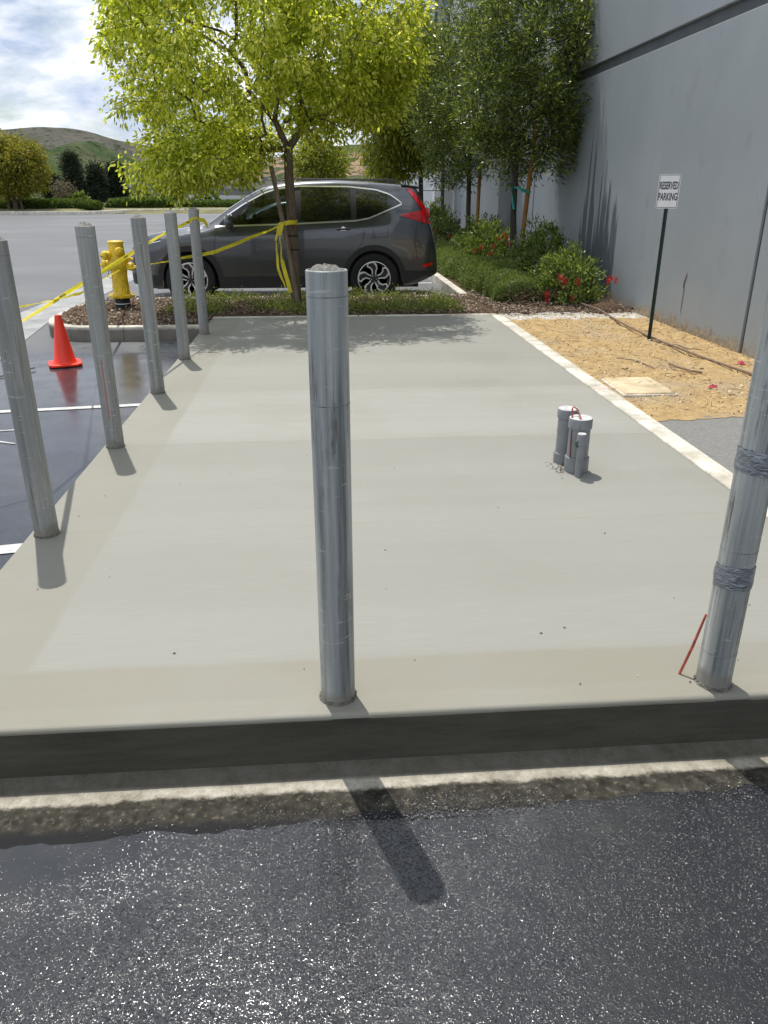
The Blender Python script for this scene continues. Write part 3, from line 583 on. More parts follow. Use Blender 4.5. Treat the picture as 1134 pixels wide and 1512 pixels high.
for x in (-14.6, -13.2, -11.8, -10.2, -8.7): MB().box(x, x+1.0, 97, 98.5, 2.3, 2.62).build('roof_unit', 'fwhite', fbd)
MB().box(-6.4, -5.8, 96, 97, 2.3, 2.8).build('vent', 'fgrey', fbd)
# main grey building on the right: panels, reveals and joints
bd = thing('tilt_up_building', 'large grey painted concrete building with a dark reveal along the right side', 'building')
X = 3.85
ys = [-2.0, 6.90, 14.78, 23.4]
for a, b in zip(ys[:-1], ys[1:]):
    for z0, z1 in ((-.3, 2.87), (3.0, 9.5)):
        MB().box(X, X+.25, a+.028, b-.028, z0, z1).build('wall_panel', 'wall', bd, bevel=.006)
    MB().box(X+.045, X+.24, a+.02, b-.02, 2.86, 3.01).build('reveal', 'reveal', bd)
for y in ys[1:-1]: MB().box(X+.022, X+.24, y-.03, y+.03, -.3, 9.5).build('joint', 'joint', bd)
MB().box(X, X+.25, 23.372, 23.40, -.3, 9.5).build('corner', 'wall', bd)
MB().box(X+.255, X+14, -2, 23.4, -.3, 9.4).build('core_wall', 'wall', bd)
# entrance section beyond, paler, with glass above and a white door
MB().box(X+.35, X+14, 23.42, 27.7, -.3, 9.5).build('recess_wall', simple('pale_grey_paint', (.45, .47, .49), .7, var=.06, scale=1), bd)
MB().box(X-.35, X+.34, 23.41, 23.75, -.3, 3.4).build('entrance_pier', 'fwhite', bd)
MB().box(X-.02, X+.0+.34, 27.7, 28.3, -.3, 5.6).build('entrance_pier', 'fwhite', bd)
MB().box(X+.05, X+14, 28.3, 40, -.3, 9.5).build('far_wall', simple('pale_blue_grey_paint', (.40, .43, .47), .7, var=.06, scale=1), bd)
for k in range(6):
    for j in range(3):
        fr = MB().box(X-.02, X+.046, 28.5+k*1.85, 30.25+k*1.85, 4.6+j*1.75, 6.25+j*1.75).build('window', 'bwin', bd)
        MB().box(X-.05, X-.022, 28.42+k*1.85, 28.5+k*1.85, 4.5+j*1.75, 6.3+j*1.75).build('mullion', 'fgrey', fr)
MB().box(X-.05, X+.04, 28.4, 39.6, 4.42, 4.5).build('sill', 'reveal', bd)
dr = MB().box(X+.30, X+.345, 24.3, 25.3, -.1, 2.1).build('door', 'white', bd); MB().box(X+.27, X+.297, 25.12, 25.2, .95, 1.1).build('handle', 'steel_dark', dr)
# spalled hole in the wall with a rusty streak and a pulled strap
h = thing('wall_scar', 'small dark gouge in the grey wall right of the parking sign', 'hole')
o = MB().add([(X-.0035, 8.25, .43), (X-.0035, 8.225, .50), (X-.0035, 8.20, .56), (X-.0035, 8.205, .60), (X-.0035, 8.235, .53), (X-.0035, 8.26, .48), (X-.0035, 8.26, .44)], [(0, 1, 2, 3, 4, 5, 6)]).build('gouge', simple('rust_brown', (.07, .025, .02), .9), h)
MB().add([(X-.0045, 8.235, .46), (X-.0045, 8.222, .46), (X-.0045, 8.228, .15), (X-.0045, 8.238, .22)], [(0, 1, 2, 3)]).build('drip', 'joint', h)
# white pipe rail by the entrance
rl = thing('pipe_rail', 'white bent pipe rail by the building entrance beyond the shrubs', 'railing', (3.2, 22.6, 0))
MB().tube([(-.55, .0, 0), (-.55, 0, 1.32), (-.50, 0, 1.40), (.35, 0, 1.40), (.42, 0, 1.38), (.46, 0, 1.30), (.46, 0, 0)], .025, 10).build('rail', 'rail', rl, smooth=True)

# ------------------------------------------------------------------ bollards
BR = .0508
def lump_disc(r, h, seed, n=26, m=9, dz=.006):
    rr = random.Random(seed); v = []; f = []
    for j in range(m):
        q = j/(m-1)
        for k in range(n):
            a = 2*math.pi*k/n; x = r*(1-q)*math.cos(a); y = r*(1-q)*math.sin(a)
            v.append((x, y, h*(1-(1-q)**2)**.7+(dz*rr.uniform(-1, 1) if 0 < j else 0)))
    for j in range(m-1):
        for k in range(n): f.append((j*n+k, j*n+(k+1) % n, (j+1)*n+(k+1) % n, (j+1)*n+k))
    return v, f
def make_bollard(loc, label, mat, H_, rings, seed, capmat='cap', group=None, caph=.022, splat=True):
    t = thing('bollard', label, 'bollard', loc, rnd.uniform(0, 6), group)
    mb = MB(); mb.lathe([(BR, -.02), (BR, H_-.002), (BR-.002, H_), (BR-.006, H_), (BR-.006, H_-.02)], 40); mb.build('pipe', mat, t, smooth=True)
    v, f = lump_disc(BR-.0065, caph, seed); mb = MB().add([(x, y, z+H_-.007) for x, y, z in v], f)
    mb.build('concrete_fill', capmat, t, smooth='all')
    for z in rings: 
        mb = MB(); rr = random.Random(int(z*1000)); mb.lathe([(BR, z-.0012), (BR+.0006, z-.0005), (BR+.0006, z+.0005), (BR, z+.0012)], 60, wob=.004, rng=rr); mb.build('weld_ring', 'ring', t)
    if splat:
        rr = random.Random(seed); mb = MB(); mb.lathe([(BR+.007, -.002), (BR+.004, .004), (BR+.0008, .010), (BR-.004, .013)], 46, wob=.04, rng=rr); mb.build('mortar_collar', 'splat', t)
    return t
make_bollard((.01, 1.925, 0), 'steel bollard filled with rough concrete standing alone at the middle front edge of the slab', 'galv', 1.225, (1.165, .90), 3, caph=.016)
b0 = make_bollard((-1.245, 3.20, 0), 'grey steel bollard nearest the camera in the row along the left slab edge', 'dull', 1.225, (1.17,), 4, group='bollards in a row along the left slab edge')
lbl = ['second steel bollard of the left row, with a faint red mark, before the orange cone', 'middle bollard of the left row, between the hydrant and the car bumper', 'second farthest bollard of the left row, standing before the car front wheel', 'farthest bollard of the left row, with yellow tape tied near its top']
for k, y in enumerate((4.46, 5.775, 7.03, 8.33)):
    c = copy_tree(b0, (-1.25-.003*k, y, 0), 1.3*k+.6, lbl[k])
    if k == 0:
        MB().grid(lambda u, v: ((BR+.0008)*math.cos(R(262+u*7)), (BR+.0008)*math.sin(R(262+u*7)), .18+v*.34+.02*math.sin(u*9)), 3, 12).build('red_mark', simple('red_crayon', (.42, .13, .13), .8), c); c.rotation_euler.z = .1
rp = make_bollard((1.165, 1.905, 0), 'shiny bollard on the right front slab edge with two bands of silver duct tape', 'galv', 1.225, (1.17, .46, .12), 8)
for z0, z1, sd_ in ((.335, .405, 1), (.685, .75, 2)):
    rr = random.Random(sd_)
    def wrap(u, v, z0=z0, z1=z1, sd_=sd_):
        a = 2*math.pi*u; z = z0+(z1-z0)*v; tl = .010*math.sin(a+sd_)
        r = BR+.0022+.0020*mnoise.noise((math.cos(a)*3+z*26, math.sin(a)*3+z*20, sd_*5))+.0026*max(0, math.sin(a*3+v*5+sd_*2))*math.sin(math.pi*v)
        return (r*math.cos(a), r*math.sin(a), z+tl+.004*mnoise.noise((a*2, v, sd_)))
    MB().grid(wrap, 90, 18).build('duct_tape', 'duct', rp, smooth='all')
MB().grid(lambda u, v: ((BR+.0008)*math.cos(R(258+u*6)), (BR+.0008)*math.sin(R(258+u*6)), .50+v*.17), 3, 8).build('red_mark', 'redwood', rp)
o = MB().tube([(1.078, 1.953, -.005), (1.105, 1.951, .10), (1.128, 1.948, .215)], [.0042, .0045, .0035], 8).build('marker_stake', 'redwood', smooth=True)
tag(o, 'thin red stake leaning against the duct taped bollard at the right', 'stake')

# ------------------------------------------------------------------ capped pipes
def pvc_pipe(loc, r, h, label, collar, capz, group):
    t = thing('capped_pipe', label, 'pipe', loc, 0, group)
    MB().lathe([(r, -.02), (r, h-.002)], 40).build('pipe', 'pvc', t, smooth=True)
    MB().lathe([(r+.002, h-capz), (r+.006, h-capz+.002), (r+.006, h-.006), (r+.003, h)], 40).build('cap', 'pvc', t, smooth=True)
    MB().lathe([(r+.0035, h), (r+.001, h+.0022)], 40).build('cap_top', 'pvctop', t)
    if collar: MB().lathe([(r+.001, -.01), (r+.008, -.005), (r+.008, collar-.004), (r+.004, collar)], 40).build('collar', 'pvc', t, smooth=True)
    return t
gp = 'grey capped conduits rising from the slab'
pvc_pipe((1.312, 3.985, 0), .050, .305, 'grey capped pipe at the back of the cluster of three on the slab', .06, .05, gp)
pvc_pipe((1.335, 3.835, 0), .056, .295, 'wide grey capped pipe at the front of the pipe cluster on the slab', .085, .055, gp)
p3 = pvc_pipe((1.318, 3.742, 0), .019, .235, 'slim grey capped pipe before the two wide ones on the slab', 0, .06, gp)
o = MB().box(-.032, -.019, -.012, .012, .165, .20).build('pipe_tab', 'steel_dark', p3, bevel=.003)
def ribbon(pts, wdir, wd, th=.0015):
    mb = MB(); pts = [Vector(p) for p in pts]; v = []; f = []
    for i, p in enumerate(pts):
        w_ = Vector(wdir[i] if hasattr(wdir[0], '__len__') else wdir).normalized()*wd*.5
        d = (pts[min(i+1, len(pts)-1)]-pts[max(i-1, 0)]).normalized(); n = d.cross(w_).normalized()*th*.5
        v += [p-w_-n, p+w_-n, p+w_+n, p-w_+n]
    for i in range(len(pts)-1):
        for k in range(4): f.append((i*4+k, i*4+(k+1) % 4, i*4+4+(k+1) % 4, i*4+4+k))
    f += [(3, 2, 1, 0), tuple(len(pts)*4-4+k for k in range(4))]
    return mb.add(v, f)
o = ribbon([(1.292, 3.80, .02), (1.286, 3.803, .10), (1.284, 3.81, .25), (1.286, 3.83, .305), (1.292, 3.86, .338), (1.302, 3.875, .345), (1.318, 3.865, .335), (1.326, 3.84, .312), (1.322, 3.80, .303), (1.318, 3.786, .295), (1.317, 3.775, .25)], (1, .5, .1), .011).build('loop_strap', 'strap')
tag(o, 'red brown strap looped over the two grey capped pipes', 'strap')
# crumbs of mortar round the pipes and a few pebbles on the slab
P = np.stack([1.27+rng.normal(0, .035, 90), 3.86+rng.normal(0, .06, 90), np.full(90, .001)], 1)
chips('mortar_crumbs', 'pebble', rng, P, .009, .007, .005); bpy.data.objects['mortar_crumbs'].update_tag(); tag(bpy.data.objects['mortar_crumbs'], 'grey mortar crumbs scattered round the capped pipes', 'crumbs')
P = np.stack([rng.uniform(-1.2, 1.95, 46), 1.9+rng.uniform(0, 1, 46)**1.6*5, np.full(46, .001)], 1)
tag(chips('slab_grit', 'pebble', rng, P, .007, .006, .004), 'tiny dark grit lying on the fresh slab', 'grit')
for i, (x, y, s) in enumerate(((-.55+.03, 2.19, .006), (.71, 2.22, .006), (.80, 2.25, .005), (-.04+.01, 1.93, .011))):
    v, f = lump_disc(s, s*.8, i, 8, 4, .002); o = MB().add([(a, b*.8, c) for a, b, c in v], f).build('pebble', 'pebble' if i < 3 else 'edging', loc=(x, y, 0)); tag(o, ['small dark pebble on the left front of the slab', 'small dark pebble on the slab right of the middle bollard', 'tiny pebble on the slab near the right bollard', 'small white stone beside the foot of the middle bollard'][i], 'pebble', 'pebbles lying on the slab')

# ------------------------------------------------------------------ traffic cone
tcn = thing('traffic_cone', 'orange red traffic cone on the wet asphalt by the island kerb', 'cone', (-2.50, 7.62, -.156), .35)
MB().prism([(-.15, -.11), (-.11, -.15), (.11, -.15), (.15, -.11), (.15, .11), (.11, .15), (-.11, .15), (-.15, .11)], .004, .026).build('base', 'cone', tcn, bevel=.006, smooth=True)
MB().lathe([(.115, .026), (.108, .034), (.100, .045), (.030, .455), (.027, .468), (.020, .470), (.018, .44)], 40).build('body', 'cone', tcn, smooth=True)

# ------------------------------------------------------------------ fire hydrant
hy = thing('fire_hydrant', 'yellow fire hydrant on a black base in the mulch island', 'fire hydrant', (-2.55, 10.32, 0), 0)
MB().lathe([(.092, -.06), (.092, .045), (.10, .05), (.10, .06), (.092, .062), (.092, .15)], 28).build('base', 'black', hy, smooth=True)
MB().lathe([(.0935, .052), (.0935, .072)], 28).build('white_band', 'white', hy)
MB().lathe([(.10, .14), (.155, .142), (.158, .148), (.158, .17), (.150, .176), (.112, .186), (.104, .20), (.100, .22), (.096, .42), (.100, .44), (.100, .455), (.104, .47), (.118, .50), (.124, .56), (.118, .62), (.104, .655), (.098, .69), (.094, .72), (.090, .785), (.096, .79), (.096, .81), (.088, .818), (.05, .824)], 36).build('barrel', 'hyd', hy, smooth=True)
for k in range(8):
    a = R(k*45+10); MB().lathe([(.011, .135), (.011, .19), (.006, .194)], 6, (.137*math.cos(a), .137*math.sin(a), 0)).build('flange_bolt', 'hyd', hy)
for k in range(10):
    a = R(k*36); MB().box(-.006, .006, -.005, .005, .205, .29).build('rib', 'hyd', hy, bevel=.003, loc=(.099*math.cos(a), .099*math.sin(a), 0))
def outlet(ang, z, r, ln, el=0, nut=True):
    ax = Vector((math.cos(R(ang))*math.cos(R(el)), math.sin(R(ang))*math.cos(R(el)), math.sin(R(el))))
    o = MB().lathe([(r*.85, .05), (r*.85, ln-.055), (r, ln-.05), (r, ln-.02), (r*.95, ln-.012), (r*.6, ln), (r*.35, ln+.003)], 24, (0, 0, z), ax).build('outlet', 'hyd', hy, smooth=True)
    if nut: MB().lathe([(.017, ln), (.014, ln+.03)], 5, (0, 0, z), ax).build('cap_nut', 'hyd', o)
outlet(-135, .655, .056, .20); outlet(-62, .70, .052, .165); outlet(178, .535, .076, .19); outlet(12, .60, .030, .16); outlet(-10, .515, .05, .20)
for a, z in ((-20, .64), (118, .7), (60, .56)): outlet(a, z, .03, .14, nut=True)
MB().tube([(-.10, -.06, .50), (-.115, -.085, .42), (-.09, -.10, .38), (-.06, -.105, .40)], .004, 6).build('chain', 'steel_dark', hy)

# ------------------------------------------------------------------ reserved parking sign
def text_mesh(body, size, extr=.0006, sx=1.0, bold=.0):
    cu = bpy.data.curves.new('t', 'FONT'); cu.body = body; cu.size = size; cu.extrude = extr; cu.align_x = 'CENTER'; cu.align_y = 'CENTER'; cu.offset = bold; cu.resolution_u = 3
    ob = bpy.data.objects.new('t', cu); COL.objects.link(ob); dg = bpy.context.evaluated_depsgraph_get(); dg.update()
    me = bpy.data.meshes.new_from_object(ob.evaluated_get(dg)); bpy.data.objects.remove(ob); me.transform(Matrix.Diagonal((sx, 1, 1, 1))); me.materials.clear(); return me
sg = thing('parking_sign', 'white reserved parking sign on a dark green post in the sand', 'sign', (3.29, 7.66, 0), R(-30))
def upost():
    mb = MB(); pr = [(-.024, -.006), (-.012, -.006), (-.009, .014), (.009, .014), (.012, -.006), (.024, -.006), (.024, -.002), (.014, -.002), (.011, .018), (-.011, .018), (-.014, -.002), (-.024, -.002)]
    return mb.prism([(x*.75, y*.75) for x, y in pr], -.1, 1.50)
upost().build('post', 'signgreen', sg)
def rrect(w_, h_, r, n=6):
    pts = []
    for cx, cy, a0 in ((w_-r, h_-r, 0), (-w_+r, h_-r, 90), (-w_+r, -h_+r, 180), (w_-r, -h_+r, 270)):
        for k in range(n+1): a = R(a0+90*k/n); pts.append((cx+r*math.cos(a), cy+r*math.sin(a)))
    return pts
SW, SH = .098, .150
pts = rrect(SW, SH, .016); pl = MB().add([(x, -.0085, y) for x, y in pts]+[(x, -.0065, y) for x, y in pts], [tuple(range(len(pts))), tuple(range(2*len(pts)-1, len(pts)-1, -1))]+[(i, i+len(pts), (i+1) % len(pts)+len(pts), (i+1) % len(pts)) for i in range(len(pts))])
plate = pl.build('plate', 'signwhite', sg, loc=(0, 0, 1.388))
a = rrect(SW-.006, SH-.006, .012); b = rrect(SW-.0105, SH-.0105, .009); n = len(a)
MB().add([(x, -.0095, y) for x, y in a]+[(x, -.0095, y) for x, y in b], [(i, (i+1) % n, (i+1) % n+n, i+n) for i in range(n)]).build('border', 'signblack', plate)
for body, z, sz, sxx in (('RESERVED', .048, .092, .405), ('PARKING', -.050, .092, .45)):
    me = text_mesh(body, sz, sx=sxx, bold=.0022); me.transform(Matrix.Translation((0, -.0098, z)) @ Matrix.Rotation(R(90), 4, 'X')); link('lettering', me, 'signblack', plate)
for z in (.118, -.122): MB().lathe([(.006, 0), (.005, .004)], 8, (0, -.0085, z), (0, -1, 0)).build('bolt', 'chrome', plate)

# ------------------------------------------------------------------ things on the sand
lid = thing('utility_lid', 'square concrete utility lid half buried in the sandy ground', 'lid', (2.40, 5.68, 0), R(-1))
MB().box(-.19, .19, -.26, .26, -.03, .018).build('cover', 'lid', lid, bevel=.012, smooth=True)
MB().box(-.205, .205, -.275, .275, -.06, .006).build('frame', 'edging', lid, bevel=.004)
def zline(x, y): return .005
hs = MB().tube([(3.20+.0, 9.60, .10), (3.40, 9.45, .035), (3.38, 9.0, .02), (3.33, 8.4, .022), (3.31, 7.7, .02), (3.335, 7.2, .022), (3.37, 6.7, .018), (3.42, 6.2, .022), (3.47, 5.85, .02), (3.50, 5.3, .02)], .011, 8).build('drip_hose', 'hose', smooth=True)
tag(hs, 'long brown irrigation hose lying across the sandy strip past the sign', 'hose')
for i, (pts, r, lb) in enumerate((([(2.98, 6.45, .01), (2.96, 6.25, .025), (3.02, 6.1, .02), (3.10, 6.08, .012)], .010, 'curved brown root lying on the sand right of the sign'), ([(2.25, 10.30, .03), (2.34, 9.95, .05), (2.43, 9.70, .03)], .007, 'thin pale stick leaning at the corner of the mulch bed'), ([(2.50, 9.75, .02), (2.62, 9.83, .06), (2.74, 9.86, .07)], .010, 'short pale stick beside the clipped hedge end'), ([(2.62, 6.75, .005), (2.74, 6.60, .012), (2.78, 6.3, .006)], .005, 'thin dark twig on the sand behind the utility lid'))):
    tag(MB().tube(pts, r, 6).build('stick', 'stakew' if i else 'hose', smooth=True), lb, 'stick')
for i, (x, y, s, m) in enumerate(((2.97, 5.62, .032, 'pink'), (3.63, 6.45, .035, 'pink'))):
    v, f = lump_disc(s, s*.45, 20+i, 12, 6, .012); tag(MB().add([(a*1.2, b*.6, c) for a, b, c in v], f).build('litter', m, loc=(x, y, 0)), ['crumpled pink litter on the sand right of the utility lid', 'crumpled pink wrapper against the foot of the grey wall'][i], 'litter')
for i, (x, y, s) in enumerate(((2.55, 6.35, .028), (2.75, 6.6, .02), (3.0, 7.1, .022), (3.2, 6.3, .02), (3.5, 8.2, .025), (2.6, 8.2, .02))):
    v, f = lump_disc(s, s*.6, 40+i, 9, 4, .005); tag(MB().add(v, f).build('rock', 'crumb', loc=(x, y, .002)), ['tan stone on the sand just behind the utility lid', 'small tan stone between utility lid and sign post', 'tan stone in front of the sign post', 'tan stone on the sand near the curved root', 'tan stone close to the grey wall beyond the sign', 'tan stone near the edging at the far end of the sand'][i], 'stone')
P = np.stack([rng.uniform(2.18, 3.84, 2600), rng.uniform(4.85, 9.5, 2600), rng.uniform(-.010, .006, 2600)], 1)
tag(chips('soil_crumbs', 'crumb', rng, P, .015, .012, .009, var=.8), 'tan soil crumbs and clods over the sandy strip', 'soil')
P = np.stack([rng.uniform(2.18, 3.84, 1100), rng.uniform(4.85, 9.5, 1100), rng.uniform(.004, .016, 1100)], 1)
D = np.stack([rng.normal(size=1100), rng.normal(size=1100), rng.normal(0, .12, 1100)], 1)
tag(needles('dry_straw', 'twig', rng, P, D, .085, .004, var=.7), 'dry straw and twigs littering the sandy strip', 'straw', kind='stuff')
# leaf litter at the bed end
def litter(nm, x0, x1, y0, y1, n, z0, z1, lb, s=.03, mat='chip', test=None):
    P = np.stack([rng.uniform(x0, x1, n), rng.uniform(y0, y1, n), rng.uniform(z0, z1, n)], 1)
    if test is not None: P = P[np.array([test(a, b) for a, b, _ in P])]
    return tag(chips(nm, mat, rng, P, s, s*.45, s*.35, var=.7), lb, 'mulch')
litter('bark_mulch', 2.1, 3.84, 9.35, 11.5, 5200, 0, .05, 'brown bark mulch at the near end of the planting bed', .03)
litter('bark_mulch', -3.2, 2.0, 8.99, 11.3, 17000, -.02, .04, 'brown bark mulch covering the island round the hydrant and tree', .032, test=isl_in)

# ------------------------------------------------------------------ trees
def skeleton(rs, fork_nodes, tips, step=.16):
    """fork_nodes: list of (pos, parent). Tips join the nearest node; returns nodes, parents, counts"""
    pos = [np.array(p, float) for p, _ in fork_nodes]; par = [q for _, q in fork_nodes]; tipidx = []
    root = pos[0]; tips = sorted(tips, key=lambda p: np.linalg.norm(np.array(p)-root))
    plen = [0.0]
    for i in range(1, len(pos)): plen.append(plen[par[i]]+float(np.linalg.norm(pos[i]-pos[par[i]])))
    for tp in tips:
        tp = np.array(tp); A = np.array(pos); d = np.linalg.norm(A-tp, axis=1)+.22*np.array(plen)
        d = d+np.where(A[:, 2] > tp[2]+.15, .35, 0); k = int(np.argmin(d)); a = pos[k]; dist = np.linalg.norm(tp-a)
        n = max(1, int(dist/step)); last = k; side = rs.normal(size=3)*dist*.07
        for j in range(1, n+1):
            t = j/n; p = a+(tp-a)*t+side*math.sin(math.pi*t)+np.array([0, 0, dist*.10*math.sin(math.pi*t)])
            pos.append(p); par.append(last); plen.append(plen[last]+dist/n); last = len(pos)-1
        tipidx.append(last)
    cnt = np.zeros(len(pos)); 
    for i in tipidx: cnt[i] += 1
    for i in range(len(pos)-1, 0, -1):
        if par[i] >= 0: cnt[par[i]] += cnt[i]
    return pos, par, cnt, tipidx
def ellips(rs, n, c, r, shell=.35, zcut=None, blobs=None):
    out_ = []
    while len(out_) < n:
        p = rs.uniform(-1, 1, 3); q = np.linalg.norm(p)
        if q > 1 or rs.uniform() > shell+(1-shell)*q**2: continue
        k = 1+.16*mnoise.noise((p[0]*2.2+c[0], p[1]*2.2+c[1], p[2]*2.2))*2
        pp = np.array(c)+p*np.array(r)*k
        if zcut is not None and pp[2] < zcut(pp[0], pp[1]): continue
        out_.append(pp)
    return out_
def tree(name, label, trunk, fork_nodes, tips, r_tip, r_pow, leaf, mat, bark, clump, nleaf, seed, droop=.5, trunk_r=(.06, .05), needle=False, limbs=4, trunk_n=10, group=None):
    rs = np.random.default_rng(seed); base = Vector(trunk[0])
    t = thing(name, label, 'tree', tuple(base), 0, group)
    loc = lambda p: tuple(Vector(p)-base)
    m = len(trunk); MB().tube([loc(p) for p in trunk], [trunk_r[0]+(trunk_r[1]-trunk_r[0])*i/(m-1) for i in range(m)], trunk_n).build('trunk', bark, t, smooth=True)
    pos, par, cnt, tipidx = skeleton(rs, fork_nodes, tips)
    rad = lambda i: min(trunk_r[1]*.85, r_tip*max(1, cnt[i])**r_pow)
    thick = MB(); thin = MB()
    for i in range(1, len(pos)):
        a = par[i]; ra = min(rad(a), rad(i)*1.25); mbx = thick if cnt[i] > limbs else thin
        mbx.tube([loc(pos[a]), loc(pos[i])], [ra, rad(i)], 7 if mbx is thick else 4)
    if thick.v: thick.build('limbs', bark, t, smooth='all')
    if thin.v: tag(thin.build('twigs', bark, t), kind='stuff')
    PP = []; DD = []
    c0 = np.array(pos[0])
    for i in tipidx:
        p = pos[i]; a = pos[par[i]]; k = int(nleaf*rs.uniform(.55, 1.35)); u = rs.uniform(0, 1, k)[:, None]
        dirn = nrm((p-a)[None])[0]
        q = p+rs.normal(0, clump, (k, 3))*np.array([1, 1, .8])-dirn*u*clump*1.5+np.array([0, 0, -droop*clump])*u
        outw = nrm(q-p+dirn*clump*1.2); PP.append(q); DD.append(outw+rs.normal(0, .45, (k, 3))+np.array([0, 0, -droop*1.6]))
    PP = np.concatenate(PP)-np.array(base); DD = np.concatenate(DD)
    if needle: needles('crown', mat, rs, PP, DD, leaf[0], leaf[1], t)
    else: leaves('crown', mat, rs, PP, DD, leaf[0], leaf[1], t)
    return t
rs = np.random.default_rng(11)
BX, BY = -.34, 10.18
def zc(x, y): 
    r = abs(x+.45); return 1.95 if r < .55 else (1.5+.25*mnoise.noise((x*2.5, y*2.5, 0)))
tips = ellips(rs, 395, (-.88, 10.2, 3.0), (1.58, 1.65, 1.55), .12, zc)+ellips(rs, 150, (.38, 10.3, 3.15), (.93, 1.4, 1.35), .12, lambda x, y: 2.15+.2*mnoise.noise((x*3, y*3, 1)))+ellips(rs, 60, (-1.45, 10.0, 1.75), (.85, .8, .42), .5)+ellips(rs, 70, (.78, 10.3, 2.75), (.36, .6, .55), .5)
fork = [((-.36, 10.18, 1.85), -1), ((-.50, 10.12, 2.15), 0), ((-.18, 10.22, 2.10), 0), ((-.78, 10.05, 2.45), 1), ((-.42, 10.25, 2.60), 1), ((.20, 10.3, 2.30), 2), ((-.95, 10.4, 2.35), 3), ((-.25, 10.0, 2.95), 4)]
tree('shade_tree', 'lime green shade tree with drooping leaves between the slab and the grey car', [(BX, BY, -.03), (-.345, 10.18, .5), (-.355, 10.18, 1.1), (-.365, 10.18, 1.55), (-.36, 10.18, 1.88)], fork, tips, .0036, .42, (.060, .026), 'leaf', 'bark', .084, 112, 21, droop=.42, trunk_r=(.070, .054))
tag(MB().tube([(-.30, 10.05, -.05), (-.42, 10.03, .8), (-.565, 10.03, 1.66)], .028, 10).build('tree_stake', 'stakew', smooth=True), 'weathered wooden stake leaning beside the lime green tree', 'stake')
tt = thing('tree_tie', 'black rubber tie round the trunk of the lime green tree', 'tie', (-.36, 10.18, .72))
for z in (0, .16): MB().tube([(.085*math.cos(a), .085*math.sin(a), z) for a in [R(k*30) for k in range(13)]], .007, 6).build('strap', 'black', tt)

# right hand dark trees by the wall
def dark_tree(x, y, cx, cy, cz, rx, ry, rz, lean, seed, label, n=420, zmin=1.5, mat='leafdark'):
    rs2 = np.random.default_rng(seed)
    tips = ellips(rs2, n, (cx, cy, cz), (rx, ry, rz), .35, lambda a, b: zmin+.3*mnoise.noise((a*2, b*2, seed)))
    hz = cz-.55*rz
    tr = [(x, y, -.02), (x+lean*.25, y, .5), (x-lean*.1, y, 1.1), (x-lean*.2, y, hz)]
    fk = [((x-lean*.2, y, hz), -1), ((x-lean*.2-.2, y+.1, hz+.4), 0), ((x-lean*.2+.25, y-.1, hz+.45), 0), ((cx, cy, cz+.2), 1)]
    return tree('evergreen_tree', label, tr, fk, tips, .0035, .42, (.085, .021), mat, 'barkdark', .092, 120, seed, droop=-.05, trunk_r=(.055, .045), needle=True, group='narrow leaved trees in the bed along the grey building')
dark_tree(3.06, 12.9, 3.10, 12.9, 2.95, 1.14, 1.15, 1.60, .10, 31, 'dark evergreen tree nearest the camera, its trunk beside a tall orange stake', 330, 1.52)
dark_tree(3.05, 16.9, 2.68, 16.9, 3.05, .98, 1.1, 1.75, .05, 32, 'second evergreen tree along the wall, thin trunks beside an orange stake', 200, 1.5)
dark_tree(3.35, 22.6, 3.0, 22.6, 3.6, 1.3, 1.6, 2.2, .05, 33, 'farthest evergreen tree in the bed, near the building entrance', 70, 2.0)
for (x, y, x2, h_, lb) in ((3.14, 12.75, 3.30, 2.55, 'tall orange lodgepole stake beside the nearest evergreen trunk'), (3.20, 16.7, 3.22, 2.0, 'orange lodgepole stake beside the second evergreen tree')):
    tag(MB().tube([(x, y, -.02), ((x+x2)/2, y, h_*.5), (x2, y, h_)], .035, 10).build('tree_stake', 'stakeo' if 'orange' in lb else 'barkdark', smooth=True), lb, 'stake')
o = MB().tube([(3.03, 12.9, 1.45), (3.10, 12.66, 1.40), (3.22, 12.66, 1.36), (3.26, 12.75, 1.37), (3.2, 12.86, 1.40), (3.03, 12.92, 1.44), (2.98, 12.82, 1.40), (3.0, 12.8, 1.25), (3.03, 12.78, 1.12)], .018, 6).build('tree_tie', 'teal', smooth=True); tag(o, 'teal green tie binding the nearest evergreen trunk to its stake', 'tie')
# lime tree behind the car, small round tree behind, left lot tree
rs = np.random.default_rng(51)
tips = ellips(rs, 300, (1.95, 19.0, 3.3), (1.15, 1.1, 1.75), .4, lambda a, b: 1.75+.2*mnoise.noise((a*2, b*2, 5)))
tree('shade_tree', 'lime green willowy tree behind the rear of the grey car', [(2.35, 19.0, 0), (2.33, 19, .8), (2.3, 19, 1.7), (2.2, 19, 2.4)], [((2.2, 19, 2.4), -1), ((2.0, 19, 2.9), 0), ((2.4, 19.1, 3.0), 0)], tips, .004, .42, (.11, .036), 'leafmid', 'barkdark', .14, 95, 52, droop=.8, trunk_r=(.06, .05))
def round_tree(nm, label, x, y, z0, cz, rx, rz, n, leaf, mat, seed, clump=.3, nleaf=60, bark='bark', tr=.12, trunks=1, zmin=None, group=None):
    r_ = np.random.default_rng(seed); tips = ellips(r_, n, (x, y, cz), (rx, rx, rz), .35, (lambda a, b: zmin) if zmin else None)
    t = tree(nm, label, [(x, y, z0), (x+.05, y, (z0+cz)*.5), (x, y, cz-.25*rz)], [((x, y, cz-.25*rz), -1), ((x-.2*rx, y, cz), 0), ((x+.25*rx, y, cz+.1*rz), 0)], tips, .009, .42, leaf, mat, bark, clump, nleaf, seed, droop=.3, trunk_r=(tr, tr*.7), group=group)
    return t
round_tree('round_tree', 'small yellow green tree seen over the roof of the grey car', 0.0, 30, 0, 2.25, .98, .80, 130, (.13, .045), 'leafmid', 61, .16, 55, tr=.05)
